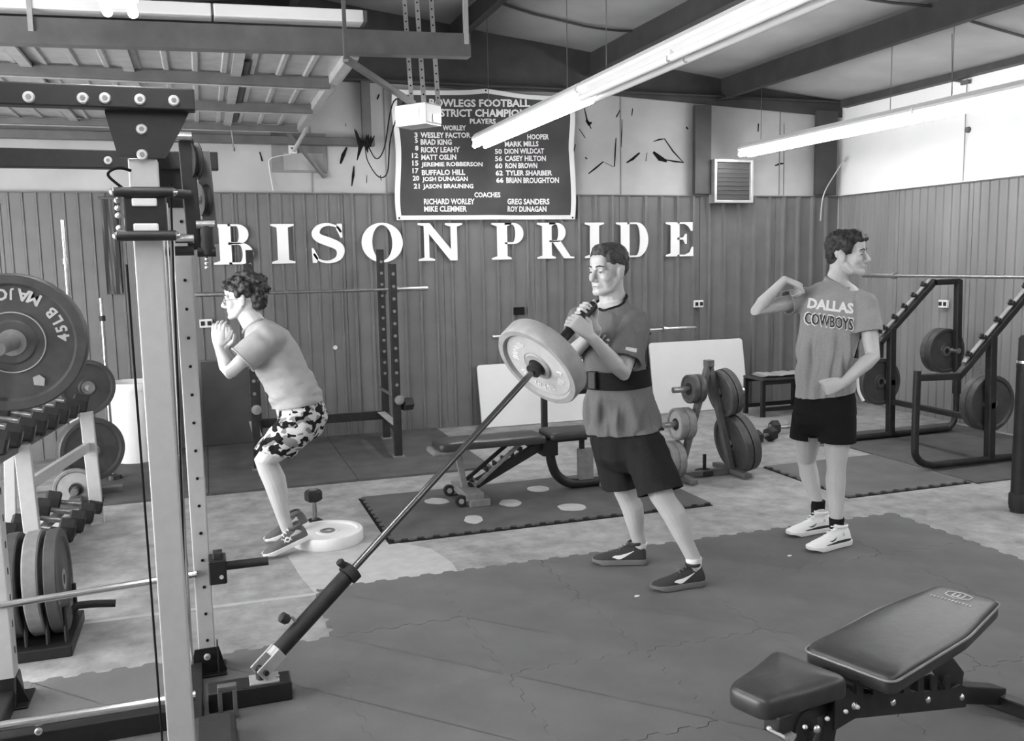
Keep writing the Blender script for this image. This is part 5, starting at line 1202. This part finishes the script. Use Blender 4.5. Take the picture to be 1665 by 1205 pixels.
def shoe(parent, heel, toe, m_up, m_sole, pitch=0, s=1.0, hi=1.0, logo=None, lm='print_white', lside=1, L=None):
    heel, toe = V(heel), V(toe); l = (toe-heel); L = L or .285*s; l.normalize(); side = l.cross(UP).normalized(); u = side.cross(l).normalized()
    if pitch: Rm = Matrix.Rotation(math.radians(pitch), 3, side); l = Rm @ l; u = Rm @ u
    T = thing_part('shoe', parent)
    W_ = [(0, .026, .072), (.04, .033, .10), (.12, .037, .112), (.25, .037, .112), (.36, .037, .100), (.5, .040, .080), (.65, .045, .066), (.8, .045, .055), (.92, .036, .043), (.985, .018, .030)]
    o = heel
    def ringu(t, w, h, z0):
        out = []
        for j in range(16):
            a = math.pi*j/15; x = math.cos(a)*w*s; z = z0+math.sin(a)**.7*(h*hi-z0); k = 1-.35*max(0, (z-z0)/(h*hi-z0+1e-6))**2
            out.append(o+l*(t*L)+side*x*k+u*z*s)
        return out
    MB().loft([ringu(t, w, h, .022) for t, w, h in W_]).build('upper', m_up, T, smooth=True)
    def rings(t, w, k): return [o+l*(t*L+(k if t < .5 else .0))+side*(x*w*1.1*s)+u*(z*s) for x, z in ((-1, 0.004+(.012 if t > .9 else 0)+(.005 if t < .03 else 0)), (-1.05, .016+(.008 if t > .9 else 0)), (-1, .030), (0, .031), (1, .030), (1.05, .016+(.008 if t > .9 else 0)), (1, .004+(.012 if t > .9 else 0)), (0, .002+(.012 if t > .9 else 0)))]
    MB().loft([rings(t, w, -.006) for t, w, h in W_]).build('sole', m_sole, T, smooth=True)
    # collar, tongue and laces
    c = o+l*(.2*L)+u*(.108*hi*s); MB().ring([(.028*s, 0), (.038*s, -.004), (.040*s, .006), (.034*s, .012)], c, u, 20).build('collar', m_up, T, smooth=True)
    for k in range(4): q = o+l*((.36+k*.06)*L)+u*((.105-.0125*k)*hi*s); MB().tube([q-side*.022*s, q+u*.004, q+side*.022*s], .003*s, 6).build('lace', 'sole_white' if m_sole == 'sole_white' else 'shoe_grey', T)
    def sidept(t, z, sg):
        for i in range(len(W_)-1):
            if W_[i][0] <= t <= W_[i+1][0]: a = (t-W_[i][0])/(W_[i+1][0]-W_[i][0]); w = W_[i][1]*(1-a)+W_[i+1][1]*a; h = (W_[i][2]*(1-a)+W_[i+1][2]*a)*hi; break
        sn = min(1, max(0, (z-.022)/(h-.022)))**(1/.7); x = math.sqrt(max(0, 1-sn*sn))*w*s*(1-.35*max(0, (z-.022)/(h-.022))**2); n = (side*sg+u*.35).normalized()
        return o+l*(t*L)+side*(sg*x)+u*z*s+n*.0025
    if logo:
        for sg in (-1, 1):
            for spine in logo:
                vs = []; fs = []
                for (t, z, w) in spine: vs += [sidept(t, z+w/2, sg), sidept(t, z-w/2, sg)]
                for i in range(len(spine)-1): fs.append((2*i, 2*i+1, 2*i+3, 2*i+2))
                me = bpy.data.meshes.new('side_mark'); me.from_pydata([tuple(v) for v in vs], [], fs); link('side_mark', me, lm, T)
    return T
def thing_part(name, parent):
    """an intermediate part that carries sub-parts: a tiny mesh tongue would be wrong, so an Empty"""
    o = bpy.data.objects.new(name, None); COL.objects.link(o); o.empty_display_size = .05; adopt(o, parent); return o
def swoosh(): return [[(.30+.36*k/12, .040+.030*abs(1-k/4.2)**1.4*(.75 if k > 4 else .9)*(1 if k < 5 else .62), .002+.020*math.exp(-((k-4.5)/3.2)**2)) for k in range(13)]]
SW = [[(.62, .045, .003), (.57, .046, .012), (.52, .044, .019), (.47, .045, .020), (.42, .050, .017), (.36, .057, .012), (.30, .065, .007), (.22, .076, .002)]]
UA = [[(.36+.16*k/8, .050+.020*math.sin(math.pi*k/8), .010) for k in range(9)], [(.36+.16*k/8, .068-.020*math.sin(math.pi*k/8), .010) for k in range(9)]]
def face_bits(L, R, parent, s, hm, eyes=True, brow=.0):
    for q in (-1, 1):
        if eyes: MB().ell(L(q*.033, .0885, -.005), (.012*s, .005*s, .0035*s), R, 12, 8).build('eye', 'eye', parent, smooth=True)
        limbs = MB(); limb(limbs, [L(q*.016, .1, .020), L(q*.034, .0965, .025), L(q*.052, .083, .019)], [.0035*s, .004*s, .0025*s], 8); limbs.build('eyebrow', hm, parent, smooth=True)
    MB().ell(L(0, .0950, -.0745), (.020*s, .005*s, .0022*s), R, 14, 8).build('mouth_line', 'lip', parent, smooth=True)
def flr(p, z): return V((p.x, p.y, z))

# ---- the man in the middle, gripping the landmine bar
hF = fl(1050, 916, .013); tF = fl(985, 916, .013); hN = fl(1143, 950, .013); tN = fl(1090, 957, .013)
P1 = thing('person', 'person in dark tee and dark shorts gripping the landmine bar with both hands', 'person', tuple((hF+hN)/2))
DB = 4.55
Lsh, Rsh = at(1034, 524, 4.40), at(948, 516, 4.66); lat = V((Lsh-Rsh).to_tuple()); lat.z = 0; lat.normalize()
dN, dF = dep(hN), dep(hF)
aN = at(1128, 908, dN-.02); aF = at(1040, 884, dF-.0)
kN = at(1076, 806, dN-.04); kF = at(1017, 800, dF-.06)
hipN, hipF = at(1043, 712, 4.46), at(993, 706, 4.62)
b = MB(); hc = at(989, 439, 4.50); fd = -crh*.74-fwh*.62-UP*.04
L1, R1 = head(b, hc, fd, UP, 1.03, 1)
nb = at(997, 492, 4.54)
limb(b, [L1(0, -.02, -.03), L1(0, -.015, -.09), nb+V((0, 0, .0))], [.06, .062, .07])
trunk(b, [(at(996, 500, 4.54), .11, .07), (at(993, 520, 4.53), .175, .10), (at(993, 555, 4.52), .165, .115), (at(1000, 610, 4.53), .145, .11), (at(1008, 660, 4.54), .155, .12), (at(1016, 712, 4.55), .165, .125), (at(1018, 738, 4.55), .12, .1)], lat)
BARD = (END-PIV2).normalized()
def onbar(k): return PIV2+BARD*(LL-k)
fg = (-crh*.72+UP*.70); fg = (fg-BARD*fg.dot(BARD)).normalized(); pg = BARD.cross(fg); pg = pg if pg.dot(fw) > 0 else -pg
WL = onbar(.165)-fg*.085-pg*.040; WR = onbar(.065)-fg*.085+pg*.040
arm(b, Lsh, at(1013, 606, 4.29), WL-fg*.01); arm(b, Rsh, at(916, 588, 4.62), WR-fg*.01)
fg = (-crh*.72+UP*.70); fg = (fg-BARD*fg.dot(BARD)).normalized(); pg = BARD.cross(fg); pg = pg if pg.dot(fw) > 0 else -pg
hand(b, WL, fg, pg, BARD, (48, 72, 50), 1.08, thumb=(BARD*.75+fg*.55+pg*.3).normalized())
hand(b, WR, fg, -pg, BARD, (48, 72, 50), 1.08, thumb=(BARD*.75+fg*.55-pg*.3).normalized())
leg(b, hipN, kN, aN, 1.02, crh); leg(b, hipF, kF, aF, 1.0, crh)
for a_, h_, t_ in ((aN, hN, tN), (aF, hF, tF)):
    d = (t_-h_).normalized(); limb(b, [a_, flr(a_, .06)+d*.01, flr(a_, .045)+d*.1], [.036, .036, .03])
bd1 = link('body', organic(b, 'body', .0042, 3), 'skin2', P1, True, 0, 180); bb1 = bvh_of(bd1.data)
s = 1.03; face_bits(L1, R1, P1, s, 'hair_fade')
hb = MB(); hb.ell(L1(0, -.022, .052), (.0815*s, .0985*s, .084*s), R1); hb.ell(L1(0, .03, .085), (.062*s, .06*s, .047*s), R1); hb.ell(L1(0, -.06, .015), (.070*s, .052*s, .058*s), R1)
for q in (-1, 1): hb.ell(L1(q*.055, .012, .062), (.024*s, .05*s, .042*s), R1)
me = organic(hb, 'hair', .005, 4); wrinkle(me, .003, (60, 60, 60)); link('hair', me, 'hair_fade', P1, True, 0, 180)
# tee
bc0 = at(1003, 614, 4.53); b = MB()
trunk(b, [(at(997, 488, 4.54), .075, .062), (at(996, 500, 4.54), .125, .085), (at(993, 520, 4.53), .19, .118), (at(993, 555, 4.52), .185, .135), (at(1001, 606, 4.53), .162, .13), (at(1005, 622, 4.53), .162, .13), (at(1009, 655, 4.54), .182, .148), (at(1014, 712, 4.55), .198, .165)], lat, True)
eN = at(1013, 606, 4.29); eF = at(918, 590, 4.62)
limb(b, [nb+V((0, 0, -.045)), nb.lerp(Lsh, .5)+V((0, 0, -.02)), Lsh+V((0, 0, -.008))], [.07, .062, .065]); limb(b, [nb+V((0, 0, -.045)), nb.lerp(Rsh, .5)+V((0, 0, -.02)), Rsh+V((0, 0, -.008))], [.07, .062, .065])
limb(b, [Lsh+V((0, 0, -.005)), Lsh.lerp(eN, .4), Lsh.lerp(eN, .85)], [.075, .08, .082]); limb(b, [Rsh, Rsh.lerp(eF, .4), Rsh.lerp(eF, .8)], [.072, .075, .076])
nd = (nb-L1(0, -.025, -.07)).normalized()
tee1, bv1 = cloth('tee', b, 'tee_dark', P1, .008, [(at(1013, 699, 4.55), V((0.02, 0, -1))+crh*.10, .36), (Lsh.lerp(eN, .78), (eN-Lsh), .15, .10), (Rsh.lerp(eF, .72), (eF-Rsh), .15, .10), (nb+V((0, 0, .016)), -nd+fwh*-.25-crh*.28, .17)], .013, (17, 17, 5), folds=lambda p: (1.5-.7*ss(p.z, .9, 1.05))*(.15+.85*ss(abs(p.z-bc0.z), .05, .12)), over=bb1, pleat=(bc0, lat, .008, 55, .80, bc0.z-.03))
rim(tee1.data, nb, .16, .007, 'shorts_dark', P1)
for q in [(962,545,968,528),(966,548,974,530),(972,552,977,535),(978,556,985,545),(975,562,990,552),(980,570,988,560),(972,574,982,566)]:
    d0, d1 = ray(q[0], q[1]).normalized(), ray(q[2], q[3]).normalized(); h0, h1 = bv1.ray_cast(EYE, d0)[0], bv1.ray_cast(EYE, d1)[0]
    if h0 and h1: MB().beam(h0-d0*.004, h1-d1*.004, .012, .004, -fw).build('print', 'print_white', P1)
h0 = bv1.ray_cast(EYE, ray(1017, 567).normalized())[0]; h1 = bv1.ray_cast(EYE, ray(1035, 570).normalized())[0]
if h0 and h1: MB().beam(h0-fw*.004, h1-fw*.004, .018, .004, -fw).build('sleeve_tag', 'print_white', P1)
bc = at(1003, 614, 4.53); mb = MB(); secs = []
inner = esec(bc, UP+crh*-.06, lat, .168, .136, 36); 
dn = (UP-crh*.10).normalized()
vs = []; fs = []
for q in (0, 1):
    for hgt in (-.044, .044): vs += [p+dn*hgt+(p-bc).normalized()*(.008*q) for p in inner]
n = 36
for j in range(n):
    k = (j+1) % n; fs += [(j, k, n+k, n+j), (2*n+j, 3*n+j, 3*n+k, 2*n+k), (j, 2*n+j, 2*n+k, k), (n+j, n+k, 3*n+k, 3*n+j)]
o = MB().add(vs, fs).build('lifting_belt', 'shorts_dark', P1, smooth=True)
c = bc+(-crh*.8-fwh*.55).normalized()*.155; MB().box(c, (.03, .05, .09), Matrix.Rotation(.5, 3, 'Z')).build('belt_buckle', 'black_worn', o, bevel=.006)
# shorts
b = MB(); trunk(b, [(at(1010, 680, 4.54), .155, .12), (at(1016, 715, 4.55), .18, .14), (at(1018, 745, 4.55), .17, .135)], lat)
limb(b, [hipN, hipN.lerp(kN, .5), hipN.lerp(kN, 1.05)], [.098, .112, .112]); limb(b, [hipF, hipF.lerp(kF, .5), hipF.lerp(kF, 1.0)], [.108, .112, .114])
cloth('shorts', b, 'shorts_dark', P1, .009, [(hipN.lerp(kN, .94), (kN-hipN).normalized()+V((0, 0, -.3)), .15), (hipF.lerp(kF, .88), (kF-hipF).normalized()+V((0, 0, -.3)), .14)], .009, (14, 14, 6), over=bb1, under=bv1, hemz=at(1013, 702, 4.55).z)
shoe(P1, hN, tN, 'shoe_dark', 'sole_grey', 0, .98, logo=SW); shoe(P1, hF, tF, 'shoe_dark', 'sole_grey', 0, 1.0, logo=SW)
for a_, h_, t_ in ((aN, hN, tN), (aF, hF, tF)):
    q = flr(a_, .10); MB().tube([q-V((0, 0, .03)), q, q+(a_-q)*.5, a_+V((0, 0, .005))], [.030, .034, .039, .040], 18).build('sock', 'sock_white', P1, smooth=True)

# ---- the boy bending forward with hands raised
P2 = thing('person', 'person in pale tee and camouflage shorts leaning forward with raised hands', 'person', tuple(fl(455, 895)))
tN = fl(428, 910); hN = V((.475, 5.03, .072)); tF = fl(424, 888); hF = V((.50, 5.30, .072))
tN.z = .004; tF.z = .004
lat = (-fwh*.98-crh*.1).normalized()
hc = at(395, 484, 5.04); fd = -crh*.98-UP*.06-fwh*.08
b = MB(); L2, R2 = head(b, hc, fd, UP, .99)
nb = at(417, 529, 5.05); limb(b, [L2(0, -.02, -.03), L2(0, -.01, -.085), nb-crh*.01], [.058, .060, .068])
ln, lf = at(432, 552, 4.87), at(428, 550, 5.23)
trunk(b, [(at(421, 535, 5.05), .10, .07), (at(433, 553, 5.05), .17, .105), (at(448, 580, 5.05), .16, .115), (at(465, 612, 5.05), .14, .105), (at(481, 645, 5.05), .145, .11), (at(492, 675, 5.05), .15, .115), (at(490, 695, 5.05), .12, .1)], lat)
eN, eF = at(372, 606, 4.80), at(378, 604, 5.26); wN, wF = at(356, 566, 4.97), at(364, 566, 5.10)
arm(b, ln, eN, wN, .9); arm(b, lf, eF, wF, .9)
hand(b, wN, UP*.95-crh*.02+fwh*.05, fwh, crh, (22, 32, 25), .98, spread=.14); hand(b, wF, UP*.93+crh*.15, -fwh, crh, (25, 35, 25), .98, spread=.08)
hipN, hipF = at(488, 690, 4.96), at(488, 690, 5.15); kN, kF = at(430, 750, 4.90), at(436, 748, 5.22)
aN = V((.40, 5.02, .16)); aN = at(468, 862, dep((.40, 5.03, .15))); aF = at(466, 850, dep((.42, 5.28, .15)))
leg(b, hipN, kN, aN, .98, crh); leg(b, hipF, kF, aF, .96, crh)
for a_, h_, t_ in ((aN, hN, tN), (aF, hF, tF)): d = (t_-h_).normalized(); limb(b, [a_, h_.lerp(t_, .22)+V((0, 0, .06)), h_.lerp(t_, .5)+V((0, 0, .045))], [.035, .036, .03])
bd2 = link('body', organic(b, 'body', .0042, 3), 'skin', P2, True, 0, 180); bb2 = bvh_of(bd2.data)
face_bits(L2, R2, P2, .99, 'hair')
hb = MB(); hb.ell(L2(0, -.03, .05), (.086, .100, .085), R2); hb.ell(L2(0, -.085, .0), (.078, .05, .075), R2)
for i in range(46):
    a = random.uniform(0, 6.28); z = random.uniform(-.25, 1); rr = math.sqrt(max(0, 1-z*z)); x, y, zz = math.cos(a)*rr*.086, math.sin(a)*rr*.100-.035, z*.088+.045
    if y > .045 and zz < .05: continue
    hb.ell(L2(x, y, zz), (.026, .028, .024), R2, 10, 8)
for q in (-.05, -.025, 0, .025, .05): hb.ell(L2(q, .072, .066+.01*math.sin(q*90)), (.02, .026, .026), R2, 10, 8)
me = organic(hb, 'hair', .005, 2); wrinkle(me, .008, (45, 45, 45)); link('hair', me, 'hair', P2, True, 0, 180)
g = thing_part('glasses', P2)
for q in (-1, 1):
    MB().ring([(.018, -.0015), (.0205, -.0015), (.0205, .0015), (.018, .0015)], L2(q*.034, .098, -.008), R2 @ V((0, 1, 0)), 20).build('lens_rim', 'mid_steel', g)
    MB().tube([L2(q*.054, .096, -.006), L2(q*.074, .03, -.004), L2(q*.080, -.01, -.004)], .0015, 6).build('temple', 'mid_steel', g)
MB().tube([L2(-.014, .101, -.005), L2(.014, .101, -.005)], .0015, 6).build('bridge', 'mid_steel', g)
b = MB(); trunk(b, [(at(415, 526, 5.05), .07, .058), (at(421, 536, 5.05), .115, .082), (at(433, 553, 5.05), .178, .118), (at(449, 581, 5.05), .172, .128), (at(466, 613, 5.05), .158, .124), (at(482, 646, 5.05), .165, .134), (at(490, 672, 5.05), .172, .142)], lat, True)
limb(b, [ln+fwh*.06+crh*.02, ln.lerp(eN, .2), ln.lerp(eN, .45), ln.lerp(eN, .78)], [.085, .082, .082, .085]); limb(b, [nb+V((0, 0, -.03))+crh*.03, nb.lerp(ln, .6)+crh*.02, ln+crh*.01], [.07, .066, .07]); limb(b, [nb+V((0, 0, -.03))+crh*.03, nb.lerp(lf, .6)+crh*.02, lf+crh*.01], [.07, .066, .07]); limb(b, [lf, lf.lerp(eF, .4), lf.lerp(eF, .7)], [.07, .074, .076])
nd = (L2(0, -.035, -.075)-nb).normalized()
tee2, bv2 = cloth('tee', b, 'tee_pale', P2, .008, [(at(484, 657, 5.05), V((0, 0, -1))+crh*.12, .40), (ln.lerp(eN, .62), eN-ln, .15, .12), (lf.lerp(eF, .52), eF-lf, .15, .11), (nb+nd*.004, nd-crh*.25, .2)], .008, (9, 9, 22), folds=lambda p: 1.2-.8*ss(p.z, .92, 1.08), over=bb2)
rim(tee2.data, nb, .16, .008, 'tee_pale', P2); rim(tee2.data, ln.lerp(eN, .62), .13, .005, 'tee_pale', P2, 'sleeve_hem')
b = MB(); trunk(b, [(at(486, 655, 5.05), .15, .125), (at(493, 680, 5.05), .165, .135), (at(488, 698, 5.05), .15, .115)], lat)
limb(b, [hipN, hipN.lerp(kN, .5), hipN.lerp(kN, .95)], [.105, .105, .09]); limb(b, [hipF, hipF.lerp(kF, .5), hipF.lerp(kF, .9)], [.105, .104, .09])
hemd = lambda h, k: (k-h).normalized()*.55+V((0, 0, -.75))
cloth('camouflage_shorts', b, 'camo', P2, .009, [(hipN.lerp(kN, .78), hemd(hipN, kN), .15), (hipF.lerp(kF, .72), hemd(hipF, kF), .14)], .006, (9, 9, 5), under=bv2, hemz=at(484, 650, 5.05).z)
def pitch_of(h, t): return math.degrees(math.asin((h.z-t.z)/(h-t).length))
shoe(P2, hN, tN, 'shoe_grey', 'sole_white', 0, .94, logo=UA); shoe(P2, hF, tF, 'shoe_grey', 'sole_white', 0, .94, logo=UA)

# ---- the man at the right, hand on his shoulder
hR = fl(1348, 862, .013); tR = fl(1284, 872, .013); hL = fl(1378, 884, .013); tL = fl(1316, 898, .013)
P3 = thing('person', 'person in grey lettered tee, black shorts and white shoes, fist at shoulder', 'person', tuple((hR+hL)/2))
Lsh, Rsh = at(1408, 492, 4.86), at(1308, 486, 5.08); lat = (Lsh-Rsh); lat.z = 0; lat.normalize()
dR, dL = dep(hR), dep(hL)
hc = at(1377, 413, 4.96); fd = crh*.80-fwh*.55+UP*.02
b = MB(); L3, R3 = head(b, hc, fd, UP-crh*.05, 1.0)
nb = at(1360, 461, 5.0); limb(b, [L3(0, -.035, -.03), L3(0, -.04, -.09), nb], [.056, .054, .064])
trunk(b, [(at(1359, 468, 5.0), .11, .07), (at(1358, 486, 4.99), .175, .10), (at(1354, 520, 4.98), .165, .112), (at(1345, 580, 4.98), .14, .10), (at(1342, 630, 4.98), .15, .11), (at(1341, 672, 4.98), .16, .12), (at(1341, 690, 4.98), .12, .1)], lat)
eR, wR = at(1229, 504, 5.02), at(1276, 455, 4.94); eL, wL = at(1419, 580, 4.80), at(1372, 622, 4.70)
arm(b, Rsh, eR, wR, .88); arm(b, Lsh, eL, wL, .95)
hand(b, wR, crh*.85-UP*.32+fwh*.25, -UP-crh*.3, -fwh*.8+crh*.3, (55, 70, 40), 1.0, thumb=(crh*.8-UP*.5-fwh*.2).normalized())
hand(b, wL, -crh*.85-UP*.35+fwh*.2, fwh*.9+crh*.1, UP, (70, 85, 50), 1.0, thumb=(-crh*.8+fwh*.55-UP*.1).normalized())
hipR, hipL = at(1317, 672, 5.05), at(1363, 674, 4.92); kR, kL = at(1311, 748, dR+.02), at(1360, 752, dL-.04)
aR, aL = at(1330, 826, dR), at(1360, 855, dL-.02)
leg(b, hipR, kR, aR, .93, fwh); leg(b, hipL, kL, aL, .93, fwh)
for a_, h_, t_ in ((aR, hR, tR), (aL, hL, tL)): d = (t_-h_).normalized(); limb(b, [a_, h_.lerp(t_, .22)+V((0, 0, .06)), h_.lerp(t_, .5)+V((0, 0, .045))], [.036, .036, .03])
bd3 = link('body', organic(b, 'body', .0042, 3), 'skin', P3, True, 0, 180); bb3 = bvh_of(bd3.data)
face_bits(L3, R3, P3, 1.0, 'hair')
hb = MB(); hb.ell(L3(0, -.022, .056), (.0825, .100, .082), R3); hb.ell(L3(0, .035, .090), (.066, .062, .046), R3); hb.ell(L3(0, -.062, .005), (.070, .052, .07), R3)
for q in (-1, 1): hb.ell(L3(q*.06, .012, .045), (.024, .04, .05), R3)
for q in (-.045, -.015, .015, .045): hb.ell(L3(q, .082, .082), (.022, .022, .022), R3, 10, 8)
me = organic(hb, 'hair', .005, 3); wrinkle(me, .004, (60, 60, 60)); link('hair', me, 'hair', P3, True, 0, 180)
b = MB(); trunk(b, [(at(1360, 459, 5.0), .075, .06), (at(1359, 469, 5.0), .125, .082), (at(1358, 487, 4.99), .185, .112), (at(1354, 520, 4.98), .178, .124), (at(1346, 575, 4.98), .160, .122), (at(1342, 620, 4.98), .160, .128), (at(1341, 660, 4.98), .166, .133)], lat, True)
limb(b, [nb+V((0, 0, -.04)), nb.lerp(Lsh, .5)+V((0, 0, -.01)), Lsh+V((0, 0, -.012))], [.066, .06, .062]); limb(b, [nb+V((0, 0, -.04)), nb.lerp(Rsh, .5)+V((0, 0, -.01)), Rsh+V((0, 0, -.008))], [.066, .06, .062])
limb(b, [Lsh+V((0, 0, -.02)), Lsh.lerp(eL, .4), Lsh.lerp(eL, .8)], [.062, .07, .076]); limb(b, [Rsh, Rsh.lerp(eR, .3), Rsh.lerp(eR, .6)], [.068, .073, .076])
nd = (L3(0, -.04, -.09)-nb).normalized()
tee3, bv3 = cloth('tee', b, 'tee_mid', P3, .008, [(at(1341, 640, 4.98), V((0, 0, -1))+crh*.15, .30), (Lsh.lerp(eL, .56), eL-Lsh, .15, .10), (Rsh.lerp(eR, .36), eR-Rsh, .15, .105), (nb+nd*.022, nd-fwh*.38+crh*.05, .16)], .014, (19, 19, 4.5), folds=lambda p: 1.3-1.0*ss(p.z, 1.02, 1.25), over=bb3, pleat=(at(1345, 580, 4.98), lat, .008, 62, .95, 1.30))
rim(tee3.data, nb+nd*.02, .15, .007, 'tee_grey', P3)
drape('DALLAS', [(1315, 484), (1388, 493), (1388, 511), (1312, 501)], bv3, 'print_white', P3, .045)
drape('COWBOYS', [(1307, 505.5), (1389, 516.5), (1389, 539.5), (1306, 528)], bv3, 'print_white', P3, .05, .0035)
drape('COWBOYS', [(1309, 507.5), (1387, 518.5), (1387, 537.5), (1308, 526)], bv3, 'print_dark', P3, .012, .0055)
b = MB(); trunk(b, [(at(1341, 636, 4.98), .138, .108), (at(1341, 655, 4.98), .148, .116), (at(1341, 672, 4.98), .162, .128), (at(1341, 690, 4.98), .155, .12)], lat)
limb(b, [hipR, hipR.lerp(kR, .5), hipR.lerp(kR, .85)], [.098, .104, .108]); limb(b, [hipL, hipL.lerp(kL, .5), hipL.lerp(kL, .85)], [.098, .104, .108])
cloth('shorts', b, 'shorts_black', P3, .009, [(hipR.lerp(kR, .52), V((0, 0, -1)), .16), (hipL.lerp(kL, .56), V((0, 0, -1)), .16)], .006, (9, 9, 4), over=bb3, under=bv3, hemz=at(1341, 645, 4.98).z)
dsp = at(1399, 640, 4.84); MB().tube(bez([at(1394, 612, 4.85), at(1396, 635, 4.82), at(1404, 652, 4.80)]), .008, 8).build('drawstring', 'sock_white', P3, smooth=True)
SW3 = [[(.60, .040, .002), (.52, .040, .006), (.44, .046, .006), (.36, .056, .002)]]
for h_, t_ in ((hR, tR), (hL, tL)): shoe(P3, h_, t_, 'shoe_white', 'sole_white', 0, 1.04, logo=[[(.05, .036, .010), (.2, .036, .016), (.4, .036, .014), (.55, .034, .008), (.7, .033, .003)], [(.40, .062, .002), (.46, .052, .007), (.53, .047, .006), (.6, .05, .001)]], lm='shoe_dark')
for a_ in (aR, aL): q = flr(a_, .09); MB().tube([q-V((0, 0, .02)), q+V((0, 0, .03)), a_+V((0, 0, .03)), a_+V((0, 0, .045))], [.034, .038, .040, .041], 18).build('sock', 'sock_black', P3, smooth=True)

bpy.data.scenes.remove(EV)
